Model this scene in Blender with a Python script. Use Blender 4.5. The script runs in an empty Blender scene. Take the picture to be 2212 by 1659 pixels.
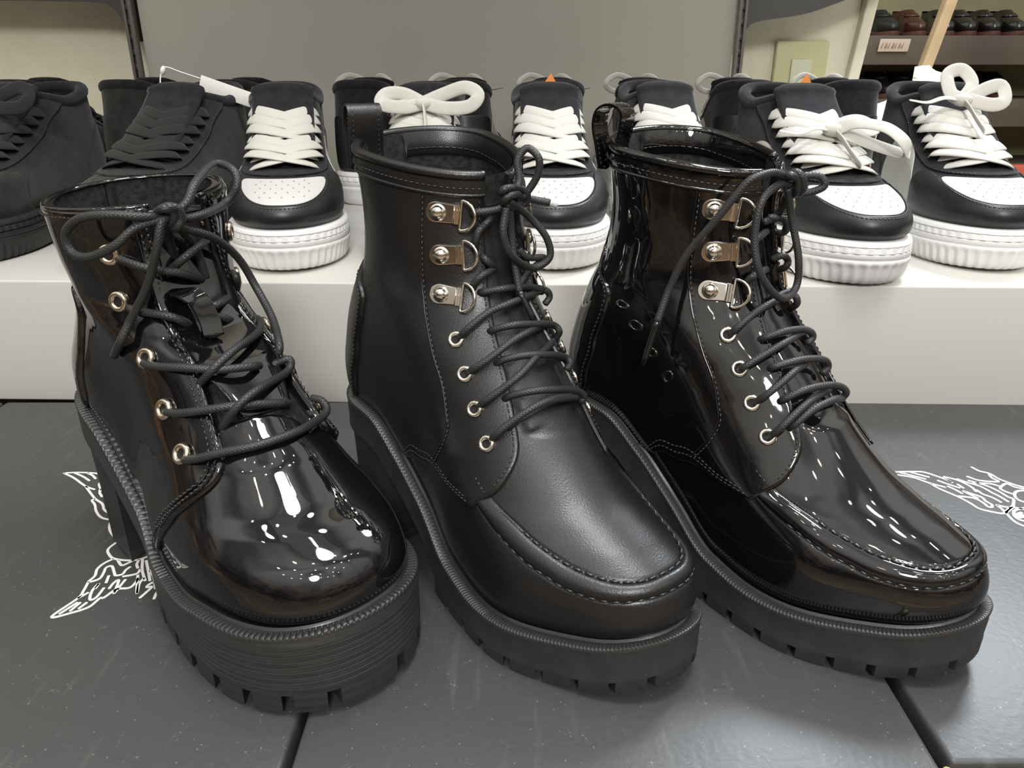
import bpy, math, random, json
import numpy as np
from mathutils import Vector, Matrix
from mathutils.geometry import delaunay_2d_cdt

# ------------------------------------------------------------------ camera, world, lights
SC = bpy.context.scene
COL = SC.collection
CAM_H = .29193
cam_data = bpy.data.cameras.new('camera'); cam = bpy.data.objects.new('camera', cam_data); COL.objects.link(cam)
cam.location = (0, 0, CAM_H); cam.rotation_euler = (math.radians(90) - .3936, 0, 0)
cam_data.sensor_width = 36; cam_data.lens = 36 * 1670.25 / 2212; cam_data.clip_start = .02
SC.camera = cam
SC.view_settings.view_transform = 'Standard'; SC.view_settings.look = 'None'
SC.view_settings.exposure = 0.0; SC.view_settings.gamma = 1; SC.view_settings.use_curve_mapping = False
wd = bpy.data.worlds.new('shop_surroundings'); SC.world = wd; wd.use_nodes = True
def build_world():
    nt = wd.node_tree; bg = nt.nodes['Background']
    N = nt.nodes.new; L = nt.links.new
    tc = N('ShaderNodeTexCoord'); sp = N('ShaderNodeSeparateXYZ'); L(tc.outputs['Generated'], sp.inputs[0])
    # vertical gradient: tan floor below, dim shop fittings round the horizon, lit ceiling above
    mr = N('ShaderNodeMapRange'); mr.inputs[1].default_value = -1; mr.inputs[2].default_value = 1; L(sp.outputs['Z'], mr.inputs[0])
    r = N('ShaderNodeValToRGB'); e = r.color_ramp.elements
    cols = [(0., (.16, .12, .085)), (.34, (.20, .145, .10)), (.44, (.38, .25, .14)), (.48, (.09, .07, .06)), (.54, (.13, .11, .10)), (.62, (.26, .245, .23)), (.72, (.85, .83, .80)), (.86, (1.15, 1.14, 1.12)), (1., (1.0, 1.0, 1.0))]
    e[0].position, e[0].color = cols[0][0], (*cols[0][1], 1); e[1].position, e[1].color = cols[-1][0], (*cols[-1][1], 1)
    for p, c in cols[1:-1]:
        q = e.new(p); q.color = (*c, 1)
    L(mr.outputs[0], r.inputs[0])
    # shelving pattern near the horizon
    mp = N('ShaderNodeMapping'); mp.inputs['Scale'].default_value = (6, 6, 14); L(tc.outputs['Generated'], mp.inputs['Vector'])
    v = N('ShaderNodeTexVoronoi'); v.inputs['Scale'].default_value = 1.2; L(mp.outputs[0], v.inputs['Vector'])
    r2 = N('ShaderNodeValToRGB'); e = r2.color_ramp.elements; e[0].position = .0; e[0].color = (.12, .10, .09, 1); e[1].position = .5; e[1].color = (1.7, 1.6, 1.5, 1)
    sr = N('ShaderNodeSeparateXYZ'); L(v.outputs['Color'], sr.inputs[0]); L(sr.outputs['X'], r2.inputs[0])
    win = N('ShaderNodeValToRGB'); e = win.color_ramp.elements; e[0].position = .38; e[0].color = (0, 0, 0, 1); e[1].position = .46; e[1].color = (1, 1, 1, 1)
    q = e.new(.58); q.color = (1, 1, 1, 1); q = e.new(.70); q.color = (0, 0, 0, 1); L(mr.outputs[0], win.inputs[0])
    mx = N('ShaderNodeMix'); mx.data_type = 'RGBA'; mx.blend_type = 'MULTIPLY'; L(win.outputs[0], mx.inputs[0]); L(r.outputs[0], mx.inputs[6]); L(r2.outputs[0], mx.inputs[7])
    # uneven ceiling: beams and dim patches
    mp3 = N('ShaderNodeMapping'); mp3.inputs['Scale'].default_value = (1.2, 2.2, .8); mp3.inputs['Rotation'].default_value = (0, 0, .5); L(tc.outputs['Generated'], mp3.inputs['Vector'])
    n3 = N('ShaderNodeTexNoise'); n3.inputs['Scale'].default_value = 1.6; n3.inputs['Detail'].default_value = 1.; L(mp3.outputs[0], n3.inputs['Vector'])
    r3 = N('ShaderNodeValToRGB'); e = r3.color_ramp.elements; e[0].position = .38; e[0].color = (.34, .33, .33, 1); e[1].position = .56; e[1].color = (1.2, 1.17, 1.12, 1); L(n3.outputs['Fac'], r3.inputs[0])
    m3 = N('ShaderNodeMix'); m3.data_type = 'RGBA'; m3.blend_type = 'MULTIPLY'; m3.inputs[0].default_value = 1.; L(mx.outputs[2], m3.inputs[6]); L(r3.outputs[0], m3.inputs[7])
    L(m3.outputs[2], bg.inputs['Color']); bg.inputs['Strength'].default_value = WORLD_STRENGTH
WORLD_STRENGTH = .92
build_world()

def area(name, loc, target, size, power, color=(1, .96, .9), shape='DISK', sy=None, spread=None):
    l = bpy.data.lights.new(name, 'AREA'); l.energy = power; l.size = size; l.color = color; l.shape = shape
    if sy: l.size_y = sy
    if spread: l.spread = math.radians(spread)
    o = bpy.data.objects.new(name, l); COL.objects.link(o); o.location = loc
    d = Vector(target) - Vector(loc); o.rotation_euler = d.to_track_quat('-Z', 'Y').to_euler()
    return o
area('key_left', (-.9, .0, 2.3), (-.2, .6, .1), .16, 2, (1, .95, .86))
area('key_right', (1.1, .05, 2.3), (.4, .6, .1), .16, 2, (.93, .96, 1))
area('key_mid', (.22, .06, 2.3), (.05, .35, .1), .55, 26, (.90, .95, 1))
area('key_back', (.25, .80, 2.4), (0, .3, 0), .22, 5, (1, .96, .9))
area('fill_front', (.2, -2.2, 1.9), (0, .6, .15), .6, 54, (.99, .98, .97))
area('key_beyond', (1.25, 1.78, 2.1), (.07, .33, .08), .6, 62, (.84, .92, 1))
k = 0
for ix in range(-2, 4):
    for iy in range(-3, 2):
        k += 1
        x = ix * .75 + .15 * math.sin(k * 2.1); y = iy * .8 - .6 + .1 * math.cos(k * 1.7)
        area('ceiling_spot', (x, y, 2.6), (x, y, 0), .09, 1.2, (1, .95, .88) if k % 3 else (1, .85, .65))
area('soft_top', (0, .2, 2.7), (0, .6, 0), 1.6, 1.5, (1, .98, .95), 'RECTANGLE', .9)


# ------------------------------------------------------------------ helpers
rnd = random.Random(7)
def setp(o, label=None, cat=None, group=None, kind=None):
    if label: o['label'] = label
    if cat: o['category'] = cat
    if group: o['group'] = group
    if kind: o['kind'] = kind
    return o
def empty(name, loc=(0, 0, 0), rz=0.):
    o = bpy.data.objects.new(name, None); COL.objects.link(o); o.location = loc; o.rotation_euler = (0, 0, rz)
    o.empty_display_size = .05
    return o
class MB:
    def __init__(s): s.v = []; s.f = []; s.uv = []; s.n = 0; s.mi = []
    def add(s, v, f, uv=None, mi=0):
        v = np.asarray(v, float)
        s.v.append(v)
        for k, q in enumerate(f):
            s.f.append(tuple(int(i) + s.n for i in q)); s.mi.append(mi)
            s.uv.append(uv[k] if uv is not None else [(0, 0)] * len(q))
        s.n += len(v)
    def build(s, name, mats, parent=None, smooth=True, loc=None, rot=None):
        me = bpy.data.meshes.new(name)
        V = np.vstack(s.v) if s.v else np.zeros((0, 3))
        me.from_pydata(V.tolist(), [], s.f)
        if not isinstance(mats, (list, tuple)): mats = [mats]
        for m in mats: me.materials.append(m)
        if len(mats) > 1: me.polygons.foreach_set('material_index', s.mi)
        if any(u[0] != (0, 0) or u[1] != (0, 0) for u in s.uv[:50]):
            l = me.uv_layers.new(name='UVMap')
            l.data.foreach_set('uv', [c for u in s.uv for p in u for c in p])
        if smooth is True: me.polygons.foreach_set('use_smooth', [True] * len(me.polygons))
        elif smooth:
            me.polygons.foreach_set('use_smooth', [True] * len(me.polygons))
            me.set_sharp_from_angle(angle=math.radians(smooth))
        me.update()
        o = bpy.data.objects.new(name, me); COL.objects.link(o)
        if parent: o.parent = parent
        if loc is not None: o.location = loc
        if rot is not None: o.rotation_euler = rot
        return o
def catm(pts, n, closed=False):
    p = np.array(pts, float)
    if closed: q = np.vstack([p[-1], p, p[0], p[1]]); m = len(p)
    else: q = np.vstack([2 * p[0] - p[1], p, 2 * p[-1] - p[-2]]); m = len(p) - 1
    out = []
    for i in range(m):
        a, b, c, d = q[i], q[i + 1], q[i + 2], q[i + 3]
        for k in range(n):
            t = k / n
            out.append(.5 * ((2 * b) + (c - a) * t + (2 * a - 5 * b + 4 * c - d) * t * t + (3 * b - a - 3 * c + d) * t ** 3))
    if not closed: out.append(p[-1])
    return np.array(out)
def resamp(p, n=None, step=None, closed=False):
    p = np.array(p, float)
    if closed: p = np.vstack([p, p[:1]])
    l = np.r_[0, np.cumsum(np.linalg.norm(np.diff(p, axis=0), axis=1))]
    if n is None: n = max(3, int(round(l[-1] / step)) + (0 if closed else 1))
    t = np.linspace(0, l[-1], n, endpoint=not closed)
    return np.stack([np.interp(t, l, p[:, k]) for k in range(p.shape[1])], 1)
def nrm(a): return a / (np.linalg.norm(a, axis=-1, keepdims=True) + 1e-12)
def frames(p, closed=False, up=None):
    p = np.asarray(p)
    if closed: t = nrm(np.roll(p, -1, 0) - np.roll(p, 1, 0))
    else: t = nrm(np.gradient(p, axis=0))
    if up is not None:
        up = np.broadcast_to(np.asarray(up, float), p.shape)
        a = nrm(np.cross(t, up)); return t, a, np.cross(a, t)
    a = np.zeros_like(p); v = np.cross(t[0], [0, 0, 1.])
    if np.linalg.norm(v) < .1: v = np.cross(t[0], [1., 0, 0])
    a[0] = nrm(v)
    for i in range(1, len(p)):
        v = a[i - 1] - t[i] * (a[i - 1] @ t[i]); a[i] = nrm(v)
    return t, a, np.cross(a, t)
def tube(mb, p, r, n=10, closed=False, sx=1., sy=1., up=None, caps=True, mi=0, prof=None):
    p = np.asarray(p, float); m = len(p); t, a, b = frames(p, closed, up)
    r = np.broadcast_to(np.asarray(r, float), (m,))
    if prof is None: th = np.arange(n) * 2 * math.pi / n; pr = np.stack([np.cos(th) * sx, np.sin(th) * sy], 1)
    else: pr = np.asarray(prof, float); n = len(pr)
    V = p[:, None] + r[:, None, None] * (pr[None, :, 0, None] * a[:, None] + pr[None, :, 1, None] * b[:, None])
    L = np.r_[0, np.cumsum(np.linalg.norm(np.diff(p, axis=0), axis=1))]; L = np.r_[L, L[-1] + (np.linalg.norm(p[0] - p[-1]) if closed else 0)]
    F = []; U = []
    for i in range(m if closed else m - 1):
        j = (i + 1) % m
        for k in range(n):
            l = (k + 1) % n
            F.append((i * n + k, i * n + l, j * n + l, j * n + k))
            c = 1 / (2 * math.pi * max(r[0], 1e-5))
            U.append([(k / n, L[i] * c), ((k + 1) / n, L[i] * c), ((k + 1) / n, L[i + 1] * c), (k / n, L[i + 1] * c)])
    V = V.reshape(-1, 3)
    if caps and not closed:
        e = min(.0015, .4 * np.abs(pr).max() * r.max()); V = np.vstack([V, p[0] - t[0] * e, p[-1] + t[-1] * e])
        for k in range(n):
            F.append(((k + 1) % n, k, m * n)); U.append([(.1, .1)] * 3)
            F.append(((m - 1) * n + k, (m - 1) * n + (k + 1) % n, m * n + 1)); U.append([(.1, .1)] * 3)
    mb.add(V, F, U, mi)
def torus(mb, c, nz, R, r, n=28, k=10, ax=None, sx=1., sy=1.):
    nz = np.asarray(nz, float); a = np.cross(nz, [0, 0, 1.] if ax is None else ax); a = nrm(a); b = np.cross(nz, a)
    th = np.arange(n) * 2 * math.pi / n
    tube(mb, np.asarray(c) + R * (np.cos(th)[:, None] * a * sx + np.sin(th)[:, None] * b * sy), r, k, closed=True, up=nz)
def rbox(mb, lo, hi, r=.003, mi=0, seg=3):
    """box with rounded vertical and horizontal edges"""
    lo = np.array(lo, float); hi = np.array(hi, float); c = (lo + hi) / 2; h = (hi - lo) / 2; r = min(r, h.min() * .99)
    N = 2 * seg + 2
    def axis(hh):
        a = [-hh + r * (1 - math.cos(k * math.pi / 2 / seg)) for k in range(seg + 1)]
        return np.array(a + [-x for x in a[::-1]])
    V = []; idx = {}; F = []
    def pt(p):
        q = np.clip(p, -(h - r), h - r); d = p - q; l = np.linalg.norm(d)
        # p lies on cube surface; push to radius
        return q + (d / l * r if l > 1e-12 else d)
    X, Y, Z = axis(h[0]), axis(h[1]), axis(h[2])
    A = [X, Y, Z]
    for ax in range(3):
        u, v = [(1, 2), (2, 0), (0, 1)][ax]
        for sgn in (-1, 1):
            base = len(V)
            for i in A[u]:
                for j in A[v]:
                    p = np.zeros(3); p[ax] = sgn * h[ax]; p[u] = i; p[v] = j
                    V.append(pt(p) + c)
            m = len(A[v])
            for i in range(len(A[u]) - 1):
                for j in range(m - 1):
                    q = (base + i * m + j, base + (i + 1) * m + j, base + (i + 1) * m + j + 1, base + i * m + j + 1)
                    F.append(q if sgn > 0 else q[::-1])
    # weld
    V = np.array(V); key = np.round(V * 1e6).astype(np.int64); _, first, inv = np.unique(key, axis=0, return_index=True, return_inverse=True)
    inv = inv.ravel(); W = V[first]
    G = []
    for f in F:
        g = [int(inv[i]) for i in f]; g2 = []
        for i in g:
            if i not in g2: g2.append(i)
        if len(g2) >= 3: G.append(tuple(g2))
    mb.add(W, G, None, mi)
def ellips(mb, c, r, n=16, m=10, rot=None):
    V = []; F = []
    for i in range(m + 1):
        ph = math.pi * i / m
        for j in range(n):
            th = 2 * math.pi * j / n
            V.append((math.sin(ph) * math.cos(th) * r[0], math.sin(ph) * math.sin(th) * r[1], math.cos(ph) * r[2]))
    V = np.array(V)
    if rot is not None: V = V @ np.asarray(rot).T
    for i in range(m):
        for j in range(n): F.append((i * n + j, (i + 1) * n + j, (i + 1) * n + (j + 1) % n, i * n + (j + 1) % n))
    mb.add(V + np.asarray(c), F)
# ------------------------------------------------------------------ materials
def newmat(name):
    m = bpy.data.materials.new(name); m.use_nodes = True; nt = m.node_tree
    return m, nt, nt.nodes['Principled BSDF']
def P(name, col, rough=.5, metal=0., spec=.5, coat=0., coatr=.05, ior=1.5, sheen=0., trans=0., emit=None):
    m, nt, b = newmat(name)
    b.inputs['Base Color'].default_value = (*col, 1); b.inputs['Roughness'].default_value = rough
    b.inputs['Metallic'].default_value = metal; b.inputs['Specular IOR Level'].default_value = spec
    b.inputs['Coat Weight'].default_value = coat; b.inputs['Coat Roughness'].default_value = coatr; b.inputs['IOR'].default_value = ior
    b.inputs['Sheen Weight'].default_value = sheen; b.inputs['Transmission Weight'].default_value = trans
    return m
def nd(nt, t, **k):
    n = nt.nodes.new(t)
    for a, v in k.items():
        if a in n.inputs: n.inputs[a].default_value = v
        else: setattr(n, a, v)
    return n
def coords(nt, kind='Object', scale=None):
    tc = nd(nt, 'ShaderNodeTexCoord'); o = tc.outputs[kind]
    if scale:
        mp = nd(nt, 'ShaderNodeMapping'); mp.inputs['Scale'].default_value = scale; nt.links.new(o, mp.inputs['Vector']); o = mp.outputs['Vector']
    return o
def bump(m, layers, coord='Object'):
    """layers: (kind, scale, distance, extra)"""
    nt = m.node_tree; b = nt.nodes['Principled BSDF']; co = coords(nt, coord); prev = None
    for L in layers:
        kind, sc, dist = L[:3]; ex = L[3] if len(L) > 3 else {}
        if kind == 'noise': t = nd(nt, 'ShaderNodeTexNoise', Scale=sc, Detail=ex.get('detail', 2.), Roughness=ex.get('rough', .5)); out = t.outputs['Fac']
        elif kind == 'voronoi': t = nd(nt, 'ShaderNodeTexVoronoi', Scale=sc); t.feature = ex.get('feature', 'F1'); out = t.outputs['Distance']
        elif kind == 'wave':
            t = nd(nt, 'ShaderNodeTexWave', Scale=sc, Distortion=ex.get('dist', 0.)); t.bands_direction = ex.get('dir', 'Z'); out = t.outputs['Fac']; t.inputs['Detail Scale'].default_value = ex.get('ds', 1.)
        if ex.get('scale3'):
            mp = nd(nt, 'ShaderNodeMapping'); mp.inputs['Scale'].default_value = ex['scale3']; nt.links.new(co, mp.inputs['Vector']); nt.links.new(mp.outputs['Vector'], t.inputs['Vector'])
        else: nt.links.new(co, t.inputs['Vector'])
        bn = nd(nt, 'ShaderNodeBump', Strength=1., Distance=dist); nt.links.new(out, bn.inputs['Height'])
        if prev: nt.links.new(prev, bn.inputs['Normal'])
        prev = bn.outputs['Normal']
    nt.links.new(prev, b.inputs['Normal'])
    if b.inputs['Coat Weight'].default_value > 0: nt.links.new(prev, b.inputs['Coat Normal'])
    return m
def mottle(m, c1, c2, sc, detail=3., coord='Object', lo=.35, hi=.65, rough=None):
    nt = m.node_tree; b = nt.nodes['Principled BSDF']; co = coords(nt, coord)
    t = nd(nt, 'ShaderNodeTexNoise', Scale=sc, Detail=detail); nt.links.new(co, t.inputs['Vector'])
    r = nd(nt, 'ShaderNodeValToRGB'); r.color_ramp.elements[0].position = lo; r.color_ramp.elements[1].position = hi
    r.color_ramp.elements[0].color = (*c1, 1); r.color_ramp.elements[1].color = (*c2, 1)
    nt.links.new(t.outputs['Fac'], r.inputs['Fac']); nt.links.new(r.outputs['Color'], b.inputs['Base Color'])
    return m
M = {}
M['patent'] = bump(P('patent_leather', (.004, .004, .0045), .035, spec=.65, ior=1.6), [('noise', 20., .0016, {'detail': 1.}), ('noise', 60., .00035, {'detail': 1.})])
M['patent_smooth'] = bump(P('patent_vamp', (.004, .004, .005), .03, spec=.65, ior=1.6), [('noise', 14., .0006, {'detail': 0.})])
M['leather'] = bump(P('grained_leather', (.0085, .0085, .009), .34, spec=.66), [('noise', 14., .0003, {'detail': 1.}), ('voronoi', 1200., .00006, {}), ('noise', 2400., .00004)])
M['lining'] = bump(mottle(P('boot_lining', (.01, .01, .01), .75, spec=.2), (.010, .010, .010), (.035, .035, .035), 300.), [('wave', 900., .0002, {'dir': 'Z', 'dist': 1.})])
M['rubber'] = bump(mottle(P('rubber_sole', (.028, .028, .028), .55, spec=.4), (.024, .024, .024), (.034, .034, .034), 60.), [('noise', 900., .00006)])
M['rubber_grooved'] = bump(P('stacked_platform', (.03, .03, .03), .5, spec=.45), [('wave', 62., .00016, {'dir': 'Z', 'dist': .5, 'ds': 2.}), ('noise', 700., .00012)])
M['welt'] = bump(P('welt_rubber', (.03, .03, .03), .33, spec=.55), [('noise', 500., .00008)])
M['thread'] = P('black_thread', (.020, .020, .020), .28, spec=.7)
M['steel'] = P('nickel', (.86, .82, .74), .14, 1.)
M['brass'] = P('antique_brass', (.76, .68, .54), .2, 1.)
def braid(name, col, rough):
    m, nt, b = newmat(name)
    uv = nd(nt, 'ShaderNodeUVMap'); sp = nd(nt, 'ShaderNodeSeparateXYZ'); nt.links.new(uv.outputs['UV'], sp.inputs[0])
    def mth(op, a, c):
        n = nd(nt, 'ShaderNodeMath'); n.operation = op
        for i, q in enumerate((a, c)):
            if q is None: continue
            if isinstance(q, (int, float)): n.inputs[i].default_value = q
            else: nt.links.new(q, n.inputs[i])
        return n.outputs[0]
    u = mth('MULTIPLY', sp.outputs['X'], 2 * math.pi * 9); v = mth('MULTIPLY', sp.outputs['Y'], 2 * math.pi * 7)
    a = mth('SINE', mth('ADD', u, v), None); c = mth('SINE', mth('SUBTRACT', u, v), None)
    h = mth('MAXIMUM', a, c)
    bn = nd(nt, 'ShaderNodeBump', Strength=1., Distance=.00007); nt.links.new(h, bn.inputs['Height']); nt.links.new(bn.outputs['Normal'], b.inputs['Normal'])
    r = nd(nt, 'ShaderNodeValToRGB'); r.color_ramp.elements[0].position = .1; r.color_ramp.elements[0].color = (col[0] * .75, col[1] * .75, col[2] * .75, 1); r.color_ramp.elements[1].position = .9; r.color_ramp.elements[1].color = (*col, 1)
    nt.links.new(h, r.inputs['Fac']); nt.links.new(r.outputs['Color'], b.inputs['Base Color'])
    b.inputs['Roughness'].default_value = rough; b.inputs['Specular IOR Level'].default_value = .45
    return m
M['cord'] = braid('waxed_cord', (.030, .031, .032), .4)
M['aglet'] = P('aglet_black', (.01, .01, .01), .15)
M['aglet_clear'] = P('aglet_clear', (.5, .5, .5), .12, spec=.8)
M['white_leather'] = bump(mottle(P('white_leather', (.58, .57, .55), .42, spec=.4), (.53, .52, .50), (.575, .565, .545), 8.), [('voronoi', 700., .00006)])
M['grey_leather'] = bump(P('pale_grey_leather', (.52, .51, .47), .45, spec=.4), [('voronoi', 700., .00006)])
M['black_leather'] = bump(P('black_smooth_leather', (.012, .0125, .014), .38, spec=.5), [('noise', 300., .00006)])
M['suede'] = bump(mottle(P('black_suede', (.012, .012, .014), .9, spec=.15, sheen=.12), (.009, .009, .011), (.016, .016, .018), 120.), [('noise', 1200., .0002)])
M['dark_suede'] = bump(mottle(P('charcoal_suede', (.03, .028, .026), .85, spec=.2, sheen=.15), (.013, .012, .0115), (.026, .0245, .0225), 60.), [('noise', 1000., .0002)])
M['white_rubber'] = bump(mottle(P('white_rubber', (.76, .75, .74), .5, spec=.4), (.72, .71, .70), (.80, .79, .78), 10.), [('noise', 600., .00004)])
M['black_rubber'] = bump(P('black_rubber', (.022, .022, .022), .55, spec=.4), [('noise', 600., .00006)])
M['white_lace'] = bump(P('white_lace_cotton', (.52, .505, .46), .85, spec=.2, sheen=.1), [('noise', 900., .00012)])
M['ribbed_lace'] = M['white_lace']
M['black_lace'] = bump(P('black_lace_cotton', (.014, .014, .013), .8, spec=.25, sheen=.1), [('noise', 900., .0002)])
M['orange'] = P('orange_label', (.72, .25, .05), .6)
M['tag'] = P('tag_paper', (.72, .70, .65), .6)
M['plastic'] = P('clear_plastic', (.75, .74, .7), .3)
M['dark_hole'] = P('dark_hole', (.004, .004, .004), .8)
M['perf'] = P('perforation', (.35, .34, .33), .8)
def cardboard():
    m, nt, b = newmat('black_box_card'); co = coords(nt)
    n1 = nd(nt, 'ShaderNodeTexNoise', Scale=3., Detail=4.); nt.links.new(co, n1.inputs['Vector'])
    r = nd(nt, 'ShaderNodeValToRGB'); e = r.color_ramp.elements; e[0].position = .3; e[0].color = (.042, .043, .044, 1); e[1].position = .7; e[1].color = (.056, .056, .056, 1)
    nt.links.new(n1.outputs['Fac'], r.inputs['Fac'])
    # scuffs: stretched noise, and lint specks
    mp = nd(nt, 'ShaderNodeMapping'); mp.inputs['Scale'].default_value = (150, 18, 60); nt.links.new(co, mp.inputs['Vector'])
    n2 = nd(nt, 'ShaderNodeTexNoise', Scale=1., Detail=3.); nt.links.new(mp.outputs['Vector'], n2.inputs['Vector'])
    r2 = nd(nt, 'ShaderNodeValToRGB'); e = r2.color_ramp.elements; e[0].position = .60; e[0].color = (0, 0, 0, 1); e[1].position = .85; e[1].color = (1, 1, 1, 1); nt.links.new(n2.outputs['Fac'], r2.inputs['Fac'])
    v = nd(nt, 'ShaderNodeTexVoronoi', Scale=170.); nt.links.new(co, v.inputs['Vector'])
    wn = nd(nt, 'ShaderNodeTexNoise', Scale=260., Detail=2.); nt.links.new(co, wn.inputs['Vector'])
    r3 = nd(nt, 'ShaderNodeValToRGB'); e = r3.color_ramp.elements; e[0].position = .055; e[0].color = (1, 1, 1, 1); e[1].position = .09; e[1].color = (0, 0, 0, 1); nt.links.new(v.outputs['Distance'], r3.inputs['Fac'])
    n4 = nd(nt, 'ShaderNodeTexNoise', Scale=330., Detail=0.); nt.links.new(co, n4.inputs['Vector'])
    def thin(noise, lo, hi):
        # thin threads: iso-line of a noise field
        mm = nd(nt, 'ShaderNodeMath'); mm.operation = 'SUBTRACT'; nt.links.new(noise, mm.inputs[0]); mm.inputs[1].default_value = .5
        ab = nd(nt, 'ShaderNodeMath'); ab.operation = 'ABSOLUTE'; nt.links.new(mm.outputs[0], ab.inputs[0])
        rr = nd(nt, 'ShaderNodeValToRGB'); e = rr.color_ramp.elements; e[0].position = lo; e[0].color = (1, 1, 1, 1); e[1].position = hi; e[1].color = (0, 0, 0, 1)
        nt.links.new(ab.outputs[0], rr.inputs['Fac']); return rr.outputs['Color']
    th = thin(n4.outputs['Fac'], .004, .012)
    n5 = nd(nt, 'ShaderNodeTexNoise', Scale=110., Detail=2.); nt.links.new(co, n5.inputs['Vector'])
    r5 = nd(nt, 'ShaderNodeValToRGB'); e = r5.color_ramp.elements; e[0].position = .62; e[0].color = (0, 0, 0, 1); e[1].position = .68; e[1].color = (1, 1, 1, 1); nt.links.new(n5.outputs['Fac'], r5.inputs['Fac'])
    thm = nd(nt, 'ShaderNodeMix'); thm.data_type = 'RGBA'; thm.blend_type = 'MULTIPLY'; thm.inputs[0].default_value = 1.
    nt.links.new(th, thm.inputs[6]); nt.links.new(r5.outputs['Color'], thm.inputs[7])
    def mix(a, fac, colr, k):
        x = nd(nt, 'ShaderNodeMix'); x.data_type = 'RGBA'; s = nd(nt, 'ShaderNodeMath'); s.operation = 'MULTIPLY'; s.inputs[1].default_value = k
        nt.links.new(fac, s.inputs[0]); nt.links.new(s.outputs[0], x.inputs[0]); nt.links.new(a, x.inputs[6]); x.inputs[7].default_value = (*colr, 1); return x.outputs[2]
    c = mix(r.outputs['Color'], r2.outputs['Color'], (.16, .16, .15), .30)
    c = mix(c, r3.outputs['Color'], (.30, .30, .29), .4)
    c = mix(c, thm.outputs[2], (.3, .3, .29), .6)
    nt.links.new(c, b.inputs['Base Color'])
    b.inputs['Roughness'].default_value = .42; b.inputs['Specular IOR Level'].default_value = .45
    bn = nd(nt, 'ShaderNodeBump', Strength=1., Distance=.00015); nt.links.new(wn.outputs['Fac'], bn.inputs['Height']); nt.links.new(bn.outputs['Normal'], b.inputs['Normal'])
    return m
M['card'] = cardboard()
M['ink'] = P('white_ink', (.80, .80, .78), .5)
M['shelf_white'] = bump(mottle(P('white_laminate', (.62, .61, .57), .35, spec=.4), (.55, .535, .49), (.585, .57, .53), 1.5), [('noise', 6., .001)])
M['panel'] = bump(mottle(P('grey_back_panel', (.43, .42, .37), .5, spec=.4), (.36, .35, .30), (.40, .39, .34), 2.), [('noise', 150., .0001)])
M['wall'] = bump(mottle(P('cream_wall', (.68, .65, .51), .8, spec=.2), (.65, .62, .48), (.72, .69, .55), 9.), [('noise', 90., .0012), ('noise', 25., .001)])
M['charcoal'] = P('charcoal_board', (.045, .043, .042), .5)
M['metal_dark'] = P('upright_metal', (.30, .29, .28), .3, .8)
M['switch'] = P('switch_plastic', (.55, .53, .30), .4)
M['switch_key'] = P('switch_key_plastic', (.60, .62, .46), .4)
M['wood'] = bump(mottle(P('pale_wood', (.62, .46, .27), .5), (.56, .41, .24), (.66, .50, .30), 14.), [('wave', 40., .0003, {'dir': 'X', 'dist': 3.})])
M['rack'] = mottle(P('brown_rack_board', (.09, .075, .06), .6), (.075, .063, .05), (.11, .09, .072), 5.)
M['rack_back'] = mottle(P('olive_rack_back', (.30, .27, .16), .8), (.27, .24, .14), (.33, .30, .18), 3.)
M['red'] = P('red_rail', (.62, .12, .07), .45)
def plank_floor():
    m, nt, b = newmat('plank_floor'); co = coords(nt); br = nd(nt, 'ShaderNodeTexBrick', Scale=1.); br.inputs['Brick Width'].default_value = .9; br.inputs['Row Height'].default_value = .16; br.inputs['Mortar Size'].default_value = .008
    br.inputs['Color1'].default_value = (.36, .27, .17, 1); br.inputs['Color2'].default_value = (.22, .16, .10, 1); br.inputs['Mortar'].default_value = (.03, .02, .015, 1); nt.links.new(co, br.inputs['Vector']); nt.links.new(br.outputs['Color'], b.inputs['Base Color']); b.inputs['Roughness'].default_value = .35; return m
M['floor'] = plank_floor()
M['loafer'] = P('loafer_patent', (.008, .008, .009), .12, spec=.7, ior=1.55)
M['loafer_brown'] = P('loafer_brown', (.06, .022, .014), .2, spec=.6)
M['loafer_dark'] = P('loafer_dull', (.012, .012, .014), .4)
M['loafer_sole'] = P('loafer_sole', (.12, .05, .04), .5)
M['fluff'] = P('white_fleece', (.85, .82, .70), .95, sheen=.4)
M['sign'] = P('sign_card', (.70, .62, .52), .5)
M['sign_ink'] = P('sign_ink', (.45, .27, .25), .6)

# ------------------------------------------------------------------ shoe surface: a grid of level slices
def pchip(xs, ys):
    xs = np.array(xs, float); ys = np.array(ys, float); h = np.diff(xs); d = np.diff(ys) / h; m = np.zeros_like(ys)
    for i in range(1, len(xs) - 1):
        if d[i - 1] * d[i] > 0:
            w1 = 2 * h[i] + h[i - 1]; w2 = h[i] + 2 * h[i - 1]; m[i] = (w1 + w2) / (w1 / d[i - 1] + w2 / d[i])
    m[0] = d[0]; m[-1] = d[-1]
    def f(x):
        x = np.clip(np.asarray(x, float), xs[0], xs[-1]); i = np.clip(np.searchsorted(xs, x, side='right') - 1, 0, len(xs) - 2); t = (x - xs[i]) / h[i]
        return ((1 + 2 * t) * (1 - t) ** 2) * ys[i] + t * (1 - t) ** 2 * h[i] * m[i] + t * t * (3 - 2 * t) * ys[i + 1] + t * t * (t - 1) * h[i] * m[i + 1]
    return f
def sst(a, b, x):
    t = np.clip((x - a) / (b - a), 0, 1); return t * t * (3 - 2 * t)
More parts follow.
